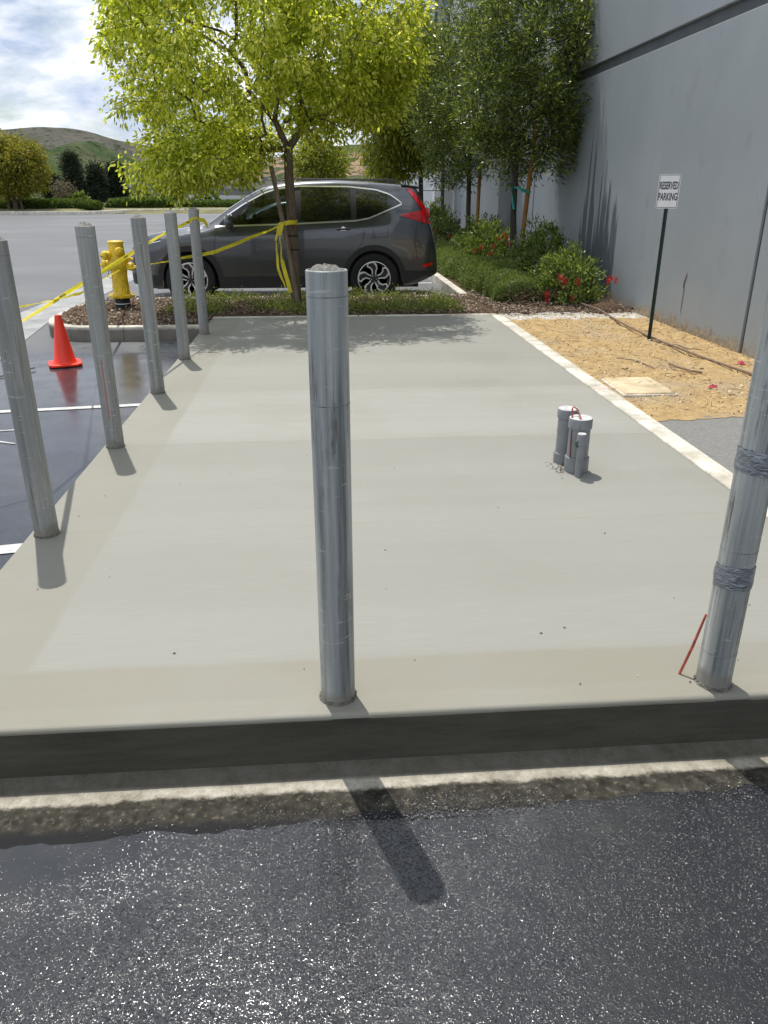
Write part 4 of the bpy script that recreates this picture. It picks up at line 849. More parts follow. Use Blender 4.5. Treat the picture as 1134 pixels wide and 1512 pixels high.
lt = round_tree('parking_lot_tree', 'broad olive green tree at the far left edge of the parking lot', -21.9, 61.5, .0, 3.0, 2.5, 1.95, 420, (.20, .085), 'leafolive', 62, .26, 70, tr=.16)
for dx in (-.5, .45): MB().tube([(dx, .1, -.2), (dx*.8, 0, 1.2), (dx*.5, 0, 2.6)], [.10, .08, .06], 7).build('trunk', 'bark', lt, smooth=True)
for i, (x, y, rx, h_, sd_) in enumerate(((-20.0, 70, 1.3, 3.95, 71), (-18.4, 71, 1.1, 3.15, 72), (-17.1, 72, 1.1, 3.3, 73), (-21.9, 70.5, .8, 2.3, 74))):
    r_ = np.random.default_rng(sd_); tips = [np.array([x+r_.normal(0, 1)*rx*.42*(1-q*.75), y+r_.normal(0, 1)*rx*.42*(1-q*.75), .6+q*(h_-.6)]) for q in r_.uniform(0, 1, 210)]
    tree('conifer', ['tallest dark conifer behind the far hedge left of the lime tree', 'middle dark conifer behind the far hedge', 'rightmost dark conifer by the low warehouse', 'small dark conifer next to the olive green tree'][i], [(x, y, .1), (x, y, h_*.5), (x, y, h_*.92)], [((x, y, .8), -1), ((x, y, h_*.4), 0), ((x, y, h_*.7), 1), ((x, y, h_*.95), 2)], tips, .008, .4, (.24, .06), 'conifer', 'barkdark', .22, 60, sd_, droop=-.1, trunk_r=(.12, .05), group='dark conifers beyond the far kerb')
x, y = -20.0, 66.8
r_ = np.random.default_rng(75); tips = ellips(r_, 60, (x, y, 1.5), (.9, .9, .75), .4)
tree('bare_shrub', 'pale twiggy shrub in front of the dark conifers', [(x, y, .2), (x, y, .7)], [((x, y, .7), -1)], tips, .012, .4, (.16, .06), m_leaf('pale_twig_leaf', [(0, (.10, .09, .05)), (1, (.24, .20, .14))], .3, .6, 1.2), 'bark', .16, 14, 76, trunk_r=(.08, .06))

# ------------------------------------------------------------------ shrubs and hedges
def dome_points(r_, n, c, r, flat=.0, surf=.55):
    p = nrm(r_.normal(size=(n, 3))); p[:, 2] = np.abs(p[:, 2]); k = np.clip(1-np.abs(r_.normal(0, 1-surf, n))*.6, .15, 1.02)[:, None]
    f = np.array([1+.30*mnoise.noise((q[0]*2.6+c[0]*3, q[1]*2.6+c[1]*3, q[2]*2.6)) for q in p])[:, None]
    return np.array(c)+p*k*f*np.array(r), p
FL = []
def flower(parent, p, r=.036, s=1):
    mb = MB(); r_ = random.Random(s)
    for k in range(42):
        d = Vector((r_.gauss(0, 1), r_.gauss(0, 1), r_.gauss(0, 1))).normalized(); q = Vector((p[0], p[1], p[2]+r_.uniform(-r, r)*.9))
        mb.tube([q, q+d*r*1.15], [.0026, .0014], 3)
    mb.build('flower', 'flower', parent)
def shrub(label, x, y, rx, ry, rz, n, seed, flowers=(), leaf=(.055, .020), mat='shrub', z0=.0, surf=.6, group='flowering shrubs in the bed along the grey wall', name='flowering_shrub', stems=26, stray=.0):
    r_ = np.random.default_rng(seed); t = thing(name, label, 'shrub', (x, y, z0), 0, group)
    nC = max(12, n//26); C_, N_ = dome_points(r_, nC, (0, 0, .05), (rx, ry, rz), surf=surf); PP = []; DD = []
    for c, nn in zip(C_, N_):
        k = int(26*r_.uniform(.6, 1.4)); q = c+r_.normal(0, .042, (k, 3)); PP.append(q); DD.append(nn+r_.normal(0, .7, (k, 3))+np.array([0, 0, .35]))
    leaves('foliage', mat, r_, np.concatenate(PP), np.concatenate(DD), leaf[0], leaf[1], t)
    mb = MB()
    for k in range(stems):
        c = C_[r_.integers(0, nC)]; mb.tube([(r_.normal(0, rx*.18), r_.normal(0, ry*.18), -.02), tuple(c*np.array([.45, .45, .5])), tuple(c)], [.008, .006, .003], 4)
    mb.build('stems', 'twig', t)
    for i, p in enumerate(flowers): flower(t, p, s=seed+i)
    return t
shrub('flowering shrub with red bottlebrush blooms at the near end of the bed', 3.22, 10.35, .48, .55, .64, 4600, 81, [(-.22, -.42, .38), (-.17, -.46, .34), (-.02, -.52, .33), (-.36, -.38, .16), (-.36, -.40, .08), (-.05, -.50, .14), (.47, -.35, .36), (.51, -.42, .33), (.42, -.40, .32)], stems=60, surf=.45)
sprig = None
shrub('taller dark green shrub behind the near flowering shrub', 3.25, 11.7, .50, .75, .84, 6800, 82, [], surf=.65)
shrub('flowering shrub with red blooms left of the nearest evergreen trunk', 2.95, 14.3, .62, .85, .80, 7000, 83, [(-.05, -.75, .52), (.05, -.70, .64), (.12, -.72, .70), (.18, -.72, .66), (.2, -.75, .56), (-.35, -.7, .45), (-.25, -.72, .50), (-.1, -.76, .40)], leaf=(.06, .024))
shrub('leafy green shrub between the two evergreen trunks and the wall', 3.30, 16.4, .55, .9, .85, 4500, 84, leaf=(.06, .024))
shrub('yellowish green shrub behind the rear bumper of the car', 2.62, 18.0, .62, .9, .95, 4500, 85, [(-.2, -.8, .6), (.1, -.8, .5)], leaf=(.065, .026))
shrub('dark green shrub farthest along the bed near the entrance', 2.85, 20.8, .7, 1.0, 1.05, 4000, 86, leaf=(.07, .028))
def hedge(label, x0, x1, y0, y1, h_, n, seed, mat='hedge', leaf=(.042, .010), name='hedge', cat='hedge', z0=0, lump=.10, base=.0, group=None):
    r_ = np.random.default_rng(seed); t = thing(name, label, cat, ((x0+x1)/2, (y0+y1)/2, z0), 0, group)
    cx, cy = (x0+x1)/2, (y0+y1)/2; a, b = (x1-x0)/2, (y1-y0)/2
    u = r_.uniform(0, 2*math.pi, n); v = np.arccos(r_.uniform(0.0, 1, n)); p = nrm(np.stack([np.cos(u)*np.sin(v), np.sin(u)*np.sin(v), np.cos(v)], 1))
    e = 4.0; k = (np.abs(p[:, 0])**e+np.abs(p[:, 1])**e+np.abs(p[:, 2])**e)**(-1/e); S = p*k[:, None]*np.array([a, b, h_])
    nz = np.array([mnoise.noise((q[0]*3.2+seed, q[1]*3.2, q[2]*3.2))+.5*mnoise.noise((q[0]*9+seed, q[1]*9, q[2]*9)) for q in S])
    S = S*(1+lump*nz)[:, None]*np.clip(1-np.abs(r_.normal(0, .035, n)), .7, 1)[:, None]
    D = p+r_.normal(0, .9, (n, 3))+np.array([0, 0, .3])
    needles('foliage', mat, r_, S, D, leaf[0], leaf[1], t)
    core = MB()
    def cf(u_, v_):
        th, ph = u_*2*math.pi, v_*math.pi/2; q = np.array([math.cos(th)*math.cos(ph), math.sin(th)*math.cos(ph), math.sin(ph)]); k_ = (abs(q[0])**e+abs(q[1])**e+abs(q[2])**e)**(-1/e)
        S_ = q*k_*np.array([a, b, h_]); n_ = mnoise.noise((S_[0]*3.2+seed, S_[1]*3.2, S_[2]*3.2)); return tuple(S_*(.93+lump*n_))
    core.grid(cf, 40, 14).build('inner_mass', mat, t, smooth='all')
    return t
hedge('low clipped rosemary hedge along the kerb beside the parked car', 2.13, 2.82, 12.9, 17.8, .40, 42000, 91)
hedge('rounded rosemary mound at the near end of the hedge', 2.20, 2.95, 11.05, 12.95, .42, 30000, 92)
hedge('shaggy low rosemary clump with bare roots at the bed corner', 2.30, 3.05, 10.25, 11.2, .33, 16000, 93, lump=.22)
# bare root tangle at the corner
r_ = random.Random(4); mb = MB()
for k in range(150):
    x = r_.uniform(2.38, 3.05); y = r_.uniform(9.98, 10.35); z = r_.uniform(0, .18)
    d = Vector((r_.uniform(-1, 1), r_.uniform(-.9, .2), r_.uniform(-.5, .9))).normalized()*r_.uniform(.06, .2); m_ = Vector((r_.gauss(0, .03), r_.gauss(0, .03), r_.gauss(0, .03)))
    mb.tube([(x, y, z), Vector((x, y, z))+d*.5+m_, Vector((x, y, z))+d], [.004, .003, .002], 4)
tag(mb.build('root_tangle', 'twig'), 'tangle of bare brown roots and twigs under the shaggy hedge end', 'roots', kind='stuff')
def heap(x, y, rx, ry, h_, seed):
    v, f = lump_disc(1, 1, seed, 26, 10, .12); return MB().add([(a*rx, b*ry, max(-.02, c*h_)) for a, b, c in v], f).build('soil_heap', 'mulch', smooth='all', loc=(x, y, 0))
tag(heap(3.52, 9.62, .22, .20, .11, 3), 'small heap of brown soil against the wall beside the near flowering shrub', 'soil heap')
tag(heap(3.0, 9.75, .35, .14, .05, 5), 'low ridge of brown soil in front of the near flowering shrub', 'soil heap')
# island ground cover
n = 640; r_ = np.random.default_rng(12); PP = []; DD = []
for k in range(n):
    x = r_.uniform(-1.9, 1.7); y = 9.65+abs(r_.normal(0, .35)) if r_.uniform() < .45 else r_.uniform(9.6, 11.3)
    if x < -1.3 and y < 9.3: continue
    dens = mnoise.noise((x*1.6, y*1.6, 4)); 
    if dens < -.25: continue
    m = int(r_.integers(14, 46)); c = np.array([x, y, .02]); q = c+r_.normal(0, .05, (m, 3)); q[:, 2] = np.abs(q[:, 2])*.9+.01; PP.append(q); DD.append(nrm(q-c+np.array([0, 0, -.03]))+np.array([0, 0, .6])+r_.normal(0, .4, (m, 3)))
tag(leaves('ground_cover', 'cover', r_, np.concatenate(PP), np.concatenate(DD), .034, .012), 'low patchy green ground cover on the island under the tree', 'ground cover', kind='stuff')
# far hedges
hedge('dark clipped hedge at the far edge of the lot under the olive tree', -26, -16.4, 62.8, 64.4, .50, 9000, 101, 'far_hedge', (.22, .09), z0=.15, lump=.06, group='hedges beyond the far kerb')
hedge('bushy hedge at the bend of the far kerb', -16.6, -11.6, 66.0, 67.6, .55, 9000, 102, 'far_hedge', (.22, .09), z0=.15, lump=.14, group='hedges beyond the far kerb')
hedge('long hedge in front of the low warehouse', -11.5, 14, 67, 68.6, .40, 22000, 103, 'far_hedge', (.22, .09), z0=.15, lump=.12, group='hedges beyond the far kerb')
for i, (x, y, s) in enumerate(((-14.6, 69.5, 1.1), (-12.3, 68.8, .85), (-9.2, 69.3, .95), (-23.5, 65.6, 1.1), (-18.7, 66.2, .75))):
    shrub(['round shrub behind the far kerb bend', 'bright shrub left of the warehouse end', 'shrub in the middle of the far hedge line', 'shrub beneath the olive green tree', 'low shrub below the dark conifers'][i], x, y, s*1.2, s, s*1.35, 1500, 110+i, leaf=(.24, .09), mat='far_hedge' if i % 2 else 'shrub', z0=.15, name='shrub', group='shrubs beyond the far kerb', stems=4)
# distant shrubs dotted on the slopes
ordn = ['leftmost', 'second', 'third', 'fourth', 'fifth', 'sixth', 'seventh', 'rightmost']
for k in range(8):
    r2_ = random.Random(300+k); Y = r2_.uniform(176, 196); x = -50+k*7.2+r2_.uniform(-2, 2); zz = 1.2+r2_.uniform(0, 1.5)
    rsx = np.random.default_rng(300+k); s = r2_.uniform(1.3, 2.6); C_, N_ = dome_points(rsx, 700, (0, 0, 0), (s, s, s*1.15), surf=.6)
    t = leaves('hillside_bush', 'conifer', rsx, C_, N_+rsx.normal(0, .6, (700, 3)), .62, .35); t.location = (x, Y, zz-1.0)
    tag(t, '%s of the dark bushes at the foot of the distant slope' % ordn[k], 'bush', 'dark bushes at the foot of the slope')

# ------------------------------------------------------------------ caution tape
def tape(label, pts, wd, twist, name='caution_tape', text=True, seed=1, sag=.0, n=60):
    P0 = [Vector(p) for p in pts]; L_ = [0]
    for a, b in zip(P0[:-1], P0[1:]): L_.append(L_[-1]+(b-a).length)
    tot = L_[-1]
    def at(s_):
        s_ = max(0, min(tot, s_)); 
        for i in range(len(P0)-1):
            if s_ <= L_[i+1]+1e-9: t = (s_-L_[i])/max(1e-9, L_[i+1]-L_[i]); return P0[i].lerp(P0[i+1], t)-Vector((0, 0, sag*4*t*(1-t)))
        return P0[-1]
    def frame(s_):
        p = at(s_); d = (at(s_+.02)-at(s_-.02)).normalized(); up = Vector((0, 0, 1)); side = (up-d*up.dot(d)).normalized(); nn = d.cross(side)
        an = twist(s_/tot); ww = side*math.cos(an)+nn*math.sin(an); return p, d, ww, d.cross(ww)
    def f(u, v):
        p, d, ww, nn = frame(u*tot); fold = .15*wd*math.sin(v*6+u*30+seed); return tuple(p+ww*(v-.5)*wd+nn*fold*.5)
    root = thing(name, label, 'caution tape', tuple(P0[0])); off = Matrix.Translation(-P0[0])
    mb = MB().grid(f, n, 4); o = mb.build('ribbon', 'tape', root, smooth='all'); o.data.transform(off)
    if text:
        s_ = .25; 
        while s_ < tot-.3:
            me = text_mesh('CAUTION', wd*.62, extr=0, sx=1.15, bold=.0008)
            for v in me.vertices:
                p, d, ww, nn = frame(s_+v.co.x); vv = v.co.y/wd+.5; fold = .15*wd*math.sin(vv*6+((s_+v.co.x)/tot)*30+seed)*.5
                v.co = p+ww*v.co.y+nn*fold-nn*.0035*1 - P0[0]
            ob = link('lettering', me, 'tapeblack', root)
            me2 = me.copy(); 
            s_ += .62
    return root
tape('yellow caution tape running from the farthest bollard down past the bollards to the left', [(-1.262, 8.38, 1.13), (-1.40, 7.2, 1.03), (-1.67, 4.5, .73), (-2.30, 3.85, .50), (-2.75, 3.45, .05), (-2.95, 3.2, -.165)], .028, lambda t: 1.05+.45*math.sin(t*11+.3)+ (-.75 if t < .18 else 0), seed=2, n=150)
tape('yellow caution tape stretched from the nearest left bollard back to the hydrant', [(-1.24, 3.27, .96), (-2.08, 7.0, .58), (-2.50, 10.17, .49)], .030, lambda t: 1.0+.5*math.sin(t*9), seed=4, n=90)
tape('yellow caution tape stretched from the hydrant to the tree trunk', [(-2.45, 10.20, .49), (-1.3, 10.06, .70), (-.46, 10.08, 1.01)], .045, lambda t: .9+.5*math.sin(t*6+1), seed=6, n=70)
tape('strip of yellow caution tape hanging from the tree stake', [(-.47, 9.98, 1.04), (-.50, 9.97, .9), (-.49, 9.965, .6), (-.40, 9.965, .22)], .05, lambda t: .25+.5*math.sin(t*5), seed=7, n=40, text=True)
tape('short yellow tape tail hanging on the left of the tree stake', [(-.50, 9.99, 1.02), (-.55, 9.97, .85), (-.54, 9.97, .5), (-.46, 9.97, .28)], .035, lambda t: .8+.4*math.sin(t*7), seed=9, n=40, text=False)
def loop(label, c, r, z, wd=.05):
    o = ribbon([(c[0]+r*math.cos(a), c[1]+r*math.sin(a), z+.02*math.sin(a*1.3+1)) for a in [R(k*20) for k in range(19)]], (0, 0, 1), wd, .003).build('tape_wrap', 'tape'); return tag(o, label, 'caution tape')
loop('yellow tape wrapped round the top of the farthest bollard', (-1.262, 8.33), .0545, 1.125, .022)
loop('yellow tape wrapped round the trunk and stake of the lime tree', (-.40, 10.10), .115, 1.02, .05)
loop('yellow tape wrapped round the body of the hydrant', (-2.55, 10.32), .128, .50, .03)
tape('short loose tape end beside the top of the farthest bollard', [(-1.21, 8.30, 1.13), (-1.15, 8.28, 1.12), (-1.12, 8.28, 1.05)], .04, lambda t: 1.0*t, seed=12, n=16, text=False)

# ------------------------------------------------------------------ car
def itp(pts):
    xs = [p[0] for p in pts]; ys_ = [p[1] for p in pts]; return lambda x: float(np.interp(x, xs, ys_))
def make_car(label, paint, loc, rz, sc=(1, 1, 1), detail=True, name='parked_car', group=None):
    t = thing(name, label, 'car', loc, rz, group); t.scale = sc
    AX = (.90, 3.56); WR = .355
    zr = itp([(0, .66), (.02, .78), (.10, .88), (.25, .955), (.5, 1.01), (.8, 1.055), (1.12, 1.10), (1.22, 1.14), (1.5, 1.33), (1.85, 1.535), (2.05, 1.615), (2.3, 1.655), (2.6, 1.68), (3.0, 1.69), (3.5, 1.675), (3.9, 1.645), (4.12, 1.618), (4.22, 1.565), (4.29, 1.43), (4.385, 1.22), (4.43, 1.08), (4.46, .96), (4.48, .88), (4.505, .74), (4.52, .64)])
    zs_ = itp([(0, .60), (.02, .66), (.10, .76), (.3, .87), (.7, .955), (1.15, 1.02), (1.3, 1.055), (2.5, 1.085), (3.5, 1.125), (3.9, 1.16), (4.2, 1.15), (4.4, 1.05), (4.48, .82), (4.52, .58)])
    zs = lambda x: min(zs_(x), zr(x)-.05)
    yw = itp([(0, .56), (.02, .64), (.08, .74), (.2, .83), (.4, .885), (.8, .92), (1.3, .918), (3.3, .92), (3.8, .918), (4.1, .90), (4.35, .86), (4.46, .80), (4.50, .74), (4.52, .69)])
    yr = itp([(0, .45), (.1, .60), (.3, .70), (.9, .76), (1.15, .75), (1.3, .715), (1.7, .64), (2.05, .60), (2.5, .60), (3.5, .605), (4.1, .595), (4.3, .64), (4.43, .69), (4.52, .62)])
    def zl(x):
        b = .235+max(0, (.25-x))*.25+max(0, x-4.1)*.42
        for c in AX:
            if abs(x-c) < .405: b = max(b, WR-.005+math.sqrt(max(0, .405**2-(x-c)**2)))
        return b
    def section(x, low=None):
        b = zl(x) if low is None else low; s = zs(x); W = yw(x); r = yr(x); T = zr(x)
        def ys(z): # side bulge
            q = (z-.25)/max(.1, (s-.25)); return W*(.955+.045*math.sin(min(1, max(0, q*1.15))*math.pi*.5)) if q < .87 else W*(1-.045*((q-.87)/.13)**2)
        pts = [(ys(b+(s-b)*k/9), b+(s-b)*k/9) for k in range(10)]
        y0, z0 = pts[-1]; rz_ = T-.055 if T-.055 > s+.012 else s+.012
        for k in (1, 2, 3, 4, 5): q = k/5; pts.append((y0+(r-y0)*q+.030*math.sin(math.pi*q)*(1 if T > 1.3 else .4), z0+(rz_-z0)*q))
        for q, dz in ((.965, .028), (.88, .012), (.66, .004), (.33, .001), (0, 0)): pts.append((r*q, max(rz_, T-dz)))
        return pts
    def yside(x, z):
        p = section(x, .2)
        for (a, za), (b, zb) in zip(p[:14], p[1:15]):
            if za <= z <= zb: return a+(b-a)*(z-za)/max(1e-6, zb-za)
        return p[14][0] if z > p[14][1] else p[0][0]
    xs = sorted(set([0, .01, .02, .05, .08, .12, .18, .25, .35, .45]+[round(.495+.027*k, 3) for k in range(31)]+[1.32, 1.36, 1.42]+[round(1.5+.08*k, 2) for k in range(21)]+[round(3.155+.027*k, 3) for k in range(31)]+[4.0, 4.05, 4.1, 4.14, 4.18, 4.22, 4.26, 4.3, 4.34, 4.38, 4.41, 4.435, 4.46, 4.48, 4.495, 4.51, 4.52]))
    # body shell, leaving real openings for the side glass
    topz = itp([(1.30, 1.09), (1.45, 1.21), (1.7, 1.365), (2.0, 1.515), (2.2, 1.575), (2.5, 1.605), (3.2, 1.60), (3.6, 1.56), (3.8, 1.50), (3.92, 1.42), (3.97, 1.38)])
    botz = itp([(1.30, 1.085), (2.4, 1.115), (3.3, 1.155), (3.5, 1.19), (3.97, 1.375)])
    mb = MB(); K = 20
    for sgn in (1, -1):
        v = []; 
        for x in xs: v += [(x, sgn*y, z) for y, z in section(x)]
        f = []
        for i in range(len(xs)-1):
            for k in range(K-1):
                zc_ = sum(v[q][2] for q in (i*K+k, i*K+k+1, (i+1)*K+k+1, (i+1)*K+k))/4; xc_ = (xs[i]+xs[i+1])/2
                if 1.5 < xc_ < 3.72 and 10 <= k <= 12 and not(2.42 < xc_ < 2.50): continue
                f.append((i*K+k, i*K+k+1, (i+1)*K+k+1, (i+1)*K+k))
        mb.add(v, f)
    n0 = section(0); mb.add([(0, y, z) for y, z in n0]+[(0, -y, z) for y, z in n0[::-1]], [tuple(range(2*K))])
    n1_ = section(4.52); mb.add([(4.52, y, z) for y, z in n1_]+[(4.52, -y, z) for y, z in n1_[::-1]], [tuple(range(2*K))])
    body = mb.build('body', paint, t, smooth=True)
    bm = bmesh.new(); bm.from_mesh(body.data); bmesh.ops.remove_doubles(bm, verts=bm.verts, dist=.0006); bm.to_mesh(body.data); bm.free(); body.data.polygons.foreach_set('use_smooth', [True]*len(body.data.polygons)); body.data.set_sharp_from_angle(angle=R(38))
    MB().box(.35, 4.25, -.60, .60, .20, .62).build('underbody', 'cladding', t)
    MB().box(.30, 4.2, -.60, .60, .60, .80).build('floor_tray', 'cladding', t)
    def side(nm, mat, fn, nu, nv, off, sgns=(1, -1), par=None, smooth='all'):
        for sg_ in sgns:
            def g(u, v):
                x, z = fn(u, v); return (x, sg_*(yside(x, z)+off), z)
            mbx = MB().grid(g, nu, nv); ob = mbx.build(nm, mat, par or body, smooth=smooth)
        return ob
    def pane(nm, x0, x1, mat, off, ins=.012):
        side(nm, mat, lambda u, v: (x0+(x1-x0)*u, botz(x0+(x1-x0)*u)+ins+(max(.0, topz(x0+(x1-x0)*u)-botz(x0+(x1-x0)*u)-2*ins))*v), 26, 8, off)
    # black surrounds and pillars
    def frame_strip(nm, mat, x0, x1, zc__, wd, off): side(nm, mat, lambda u, v: (x0+(x1-x0)*u, zc__(x0+(x1-x0)*u)+(v-.5)*wd), 50, 1, off)
    pane('side_window', 1.36, 2.40, 'glass_clear', .004); pane('side_window', 2.52, 3.24, 'glass', .004); pane('side_window', 3.31, 3.93, 'glass', .004)
    pane('pillar', 2.395, 2.525, 'black', .006, 0.0); pane('pillar', 3.235, 3.315, 'black', .006, 0.0)
    frame_strip('window_trim', 'chrome', 1.30, 3.97, lambda x: botz(x)-.004, .020, .010)
    frame_strip('window_trim', 'chrome', 1.42, 3.97, lambda x: topz(x)+.004, .017, .010)
    # windscreen and rear glass
    def top_patch(nm, mat, x0, x1, fy, off, nx=16, ny=14, par=None):
        def g(u, v):
            x = x0+(x1-x0)*u; y = fy(x)*(2*v-1); p = section(x, .2)[14:]; z = float(np.interp(abs(y), [q[0] for q in p[::-1]], [q[1] for q in p[::-1]])); return (x-off*.5 if x < 2.5 else x+off*.5, y, z+off)
        return MB().grid(g, nx, ny).build(nm, mat, par or body, smooth='all')
    top_patch('windscreen', 'glass', 1.20, 2.02, lambda x: yr(x)*.955, .006)
    top_patch('rear_window', 'glass', 4.215, 4.36, lambda x: yr(x)*.90, .006, 8)
    # cladding: sill, arches, bumpers
    side('sill_cladding', 'cladding', lambda u, v: (1.31+(3.15-1.31)*u, .232+.155*v), 20, 3, .010)
    for c in AX: 
        side('arch_cladding', 'cladding', lambda u, v, c=c: (c+(.395+.075*v)*math.cos(math.pi*u), max(.236, WR+(.395+.075*v)*math.sin(math.pi*u))), 40, 2, .009)
    side('front_bumper_trim', 'cladding', lambda u, v: (.03+.45*u, .30+.14*v-.03*u), 8, 2, .008)
    side('rear_bumper_trim', 'cladding', lambda u, v: (3.98+.525*u, .26+.20*v+.19*u*(1-v)), 8, 3, .008)
    def line(pts, wd=.007, off=.0016):
        side('panel_gap', 'black', lambda u, v: (float(np.interp(u, np.linspace(0, 1, len(pts)), [p[0] for p in pts]))+(v-.5)*wd, float(np.interp(u, np.linspace(0, 1, len(pts)), [p[1] for p in pts]))), 14, 1, off)
    line([(1.31, .40), (1.27, .6), (1.28, .85), (1.33, 1.08)]); line([(2.46, .39), (2.46, .8), (2.46, 1.10)]); line([(3.17, .44), (3.28, .70), (3.38, .85), (3.43, 1.0), (3.36, 1.17)])
    line([(4.18, 1.12), (4.16, .85), (4.20, .62)])
    def hline(x0, x1, z0, z1, wd=.006): side('panel_gap', 'black', lambda u, v: (x0+(x1-x0)*u, z0+(z1-z0)*u+(v-.5)*wd), 14, 1, .0016)
    hline(.42, 1.25, .93, 1.015, .008); hline(1.31, 3.16, .395, .395)
    hline(3.55, 3.76, .93, .93); hline(3.55, 3.76, 1.085, 1.085); line([(3.55, .93), (3.55, 1.085)], .006); line([(3.76, .93), (3.76, 1.085)], .006)
    # lights
    side('tail_light', 'red', lambda u, v: ((4.045+.23*u)+v*(.075+.02*u), 1.585-.30*u-.005*v), 10, 3, .006)
    side('tail_light', 'red', lambda u, v: (3.95+.44*u, 1.235+.03*u-(.02+.15*u)*v+.045*u*(1-v)), 12, 4, .008)
    side('reflector', 'red', lambda u, v: (4.28+.15*u, .50+.045*v+.03*u), 4, 1, .012)
    side('headlight', 'glass', lambda u, v: (.10+.42*u, .80+.115*v*(1-.55*u)+.09*u), 8, 3, .006)
    side('headlight_strip', 'chrome', lambda u, v: (.10+.42*u, .795+.012*v+.09*u), 8, 1, .009)
    # handles
    for x, z in ((2.22, 1.005), (3.12, 1.04)):
        for sg_ in (1, -1):
            y = sg_*(yside(x, z)+.018); MB().tube([(x-.10, y-.012*sg_, z-.004), (x-.06, y, z), (x+.06, y, z+.003), (x+.10, y-.012*sg_, z+.002)], [.010, .014, .014, .010], 8).build('door_handle', paint, body, smooth=True)
            MB().lathe([(.045, 0), (.044, .002)], 20, (x, sg_*(yside(x, z-.015)+.0005), z-.012), (0, sg_, 0)).build('handle_cup', 'chrome', body)
    # mirrors, fin, spoiler, seats
    for sg_ in (1, -1):
        mm = MB(); mm.lathe([(.03, -.09), (.075, -.07), (.092, 0), (.085, .07), (.03, .11)], 16); mo = mm.build('mirror', paint, body, smooth='all', loc=(1.52, sg_*1.01, 1.15)); mo.scale = (.75, 1.15, .85); mo.rotation_euler = (R(90), 0, 0)
        MB().tube([(1.52, sg_*.88, 1.09), (1.52, sg_*.98, 1.12)], .022, 8).build('mirror_arm', 'cladding', body)
        MB().tube([(2.15, sg_*.575, 1.685), (2.3, sg_*.58, 1.71), (3.8, sg_*.58, 1.70), (3.95, sg_*.575, 1.665)], .008, 6).build('roof_rail', 'cladding', body)
    MB().add([(3.72, 0, 1.66), (3.93, -.025, 1.645), (3.93, .025, 1.645), (3.91, 0, 1.735), (3.87, 0, 1.735)], [(0, 1, 3, 4), (0, 4, 3, 2), (1, 2, 3), (0, 2, 1)]).build('antenna_fin', paint, body)
    sp = MB(); sp.grid(lambda u, v: (3.98+.26*u, (.58-.02*u)*(2*v-1), 1.645+.0*u-.03*u-.02*(2*v-1)**4), 6, 16); sp.grid(lambda u, v: (4.24-.14*u, .56*(2*v-1), 1.615-.035*u-.02*(2*v-1)**4), 3, 16); sp.build('spoiler', paint, body, smooth='all')
    MB().box(4.16, 4.245, -.56, .56, 1.572, 1.592).build('spoiler_lip', 'cladding', body)
    for y in (-.38, .38):
        st = MB(); st.box(2.15, 2.55, y-.24, y+.24, .62, .86); st.add([(2.42, y-.22, .8), (2.58, y-.22, .8), (2.72, y-.2, 1.32), (2.62, y-.2, 1.33), (2.42, y+.22, .8), (2.58, y+.22, .8), (2.72, y+.2, 1.32), (2.62, y+.2, 1.33)], [(0, 1, 2, 3), (7, 6, 5, 4), (0, 4, 5, 1), (1, 5, 6, 2), (2, 6, 7, 3), (3, 7, 4, 0)]); so_ = st.build('seat', 'seat', t, bevel=.03)
        MB().box(2.63, 2.73, y-.12, y+.12, 1.36, 1.52).build('headrest', 'seat', so_, bevel=.03)
    MB().tube([(1.78+.05*math.sin(a), -.38+.18*math.cos(a), 1.06+.17*math.sin(a)) for a in [R(k*24) for k in range(16)]], .013, 6).build('steering_wheel', 'seat', t)
    MB().box(1.25, 1.75, -.62, .62, .62, 1.03).build('dashboard', 'seat', t, bevel=.04)
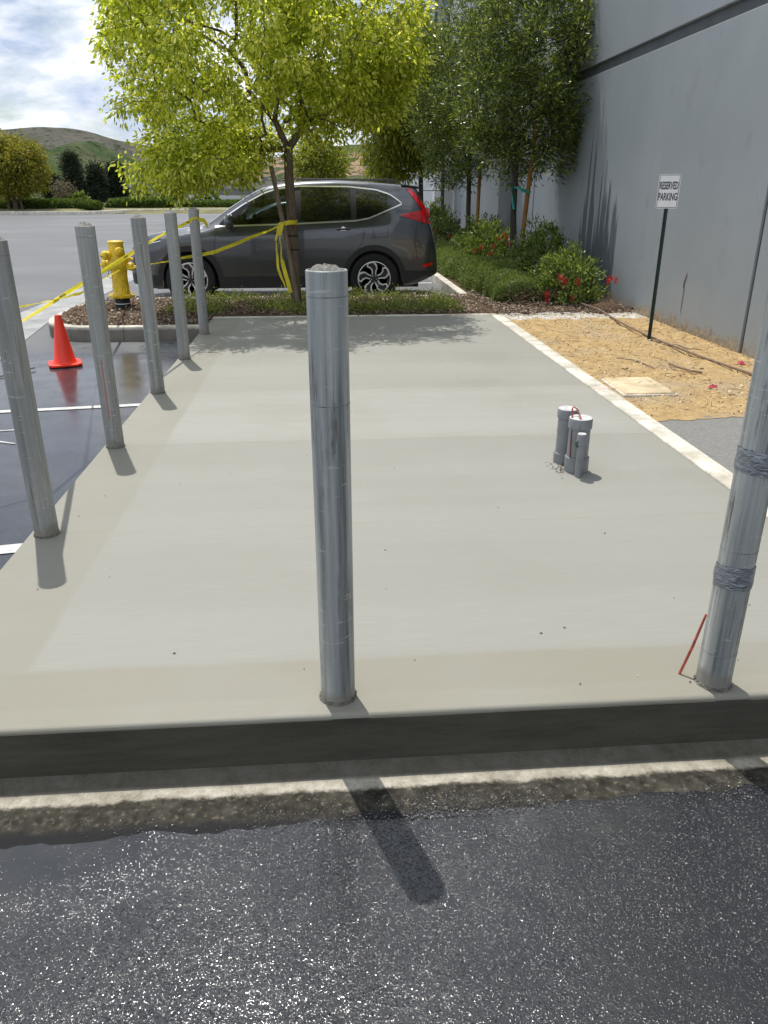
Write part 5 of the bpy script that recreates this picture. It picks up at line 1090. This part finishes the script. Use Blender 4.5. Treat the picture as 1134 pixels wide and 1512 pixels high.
    # number plate lamp housing, wheels
    for c in AX:
        for sg_ in (1, -1):
            wh = bpy.data.objects.new('wheel', None); COL.objects.link(wh); wh.parent = t; wh.location = (c, sg_*.80, WR); wh.rotation_euler = (R(90) if sg_ < 0 else R(-90), 0, 0); wh.empty_display_size = .1
            # local +z points outward
            MB().lathe([(.20, -.11), (.30, -.11), (.345, -.10), (.355, -.07), (.355, .07), (.345, .10), (.31, .112), (.245, .105), (.235, .095), (.235, .02)], 56).build('tyre', 'tyre', wh, smooth=True)
            rim = MB().lathe([(.228, .020), (.236, .10), (.242, .104), (.242, .096), (.232, .045), (.20, .02), (.05, .01)], 56).build('rim', 'darkalloy', wh, smooth=True)
            MB().lathe([(.2425, .098), (.2425, .1045), (.232, .1055), (.230, .098)], 56, caps=False).build('rim_edge', 'alloy', rim)
            MB().lathe([(.060, .03), (.060, .078), (.05, .084), (.036, .086), (.033, .09)], 30).build('hub', 'darkalloy', rim, smooth=True)
            mbd, mbl = MB(), MB()
            def bar(mb_, pts, w0, w1, z0, z1):
                m_ = len(pts); v = []; f = []
                for i, (r_, a) in enumerate(pts):
                    px, py = r_*math.cos(R(a)), r_*math.sin(R(a)); j = min(i+1, m_-1); h_ = max(i-1, 0)
                    dx = pts[j][0]*math.cos(R(pts[j][1]))-pts[h_][0]*math.cos(R(pts[h_][1])); dy = pts[j][0]*math.sin(R(pts[j][1]))-pts[h_][0]*math.sin(R(pts[h_][1])); q = math.hypot(dx, dy); nx, ny = -dy/q, dx/q
                    w_ = (w0+(w1-w0)*i/(m_-1))*.5; zz = z0+(z1-z0)*i/(m_-1)
                    v += [(px-nx*w_, py-ny*w_, zz-.03), (px+nx*w_, py+ny*w_, zz-.03), (px+nx*w_, py+ny*w_, zz), (px-nx*w_, py-ny*w_, zz)]
                for i in range(m_-1):
                    for k in range(4): f.append((i*4+k, i*4+(k+1) % 4, i*4+4+(k+1) % 4, i*4+4+k))
                f += [(3, 2, 1, 0), tuple(m_*4-4+k for k in range(4))]; mb_.add(v, f)
            for k in range(5):
                a = k*72+90
                bar(mbd, [(.05, a), (.12, a+2), (.232, a+8)], .050, .085, .080, .094)
                bar(mbl, [(.058, a-22), (.115, a-14), (.150, a-16), (.185, a-10), (.235, a+2)], .016, .026, .083, .100)
                bar(mbl, [(.062, a+24), (.115, a+13), (.160, a+20), (.195, a+30), (.236, a+22)], .016, .026, .083, .100)
                bar(mbl, [(.234, a+1), (.236, a+12), (.234, a+23)], .026, .026, .100, .100)
            mbd.build('spokes', 'darkalloy', rim, smooth=False); mbl.build('spoke_faces', 'alloy', rim)
            for k in range(5):
                a = R(k*72+54); MB().lathe([(.008, .08), (.007, .094)], 6, (.042*math.cos(a), .042*math.sin(a), 0)).build('wheel_nut', 'alloy', rim)
    return t
make_car('dark grey SUV parked side on behind the island, nose to the left', 'carpaint', (-2.80, 12.66, -.158), 0)
make_car('silver car parked beyond the grey SUV, only its roof and hood showing', 'silver', (-3.1, 19.9, -.158), 0, (1, 1, .80), group=None)

# litter, leaf on the wet lot, far people-height post
tag(MB().add([(0, 0, 0), (.05, .02, .006), (.075, 0, .004), (.045, -.02, .010)], [(0, 1, 2, 3)]).build('fallen_leaf', 'leafdry', loc=(-1.72, 8.70, -.150)), 'single dry brown leaf on the wet asphalt by the island kerb', 'leaf')
tag(MB().tube([(-2.95, 7.05, -.15), (-2.85, 7.25, -.148), (-2.72, 7.42, -.14)], .006, 5).build('twig', 'twig'), 'dark twig on the wet asphalt left of the cone', 'twig')
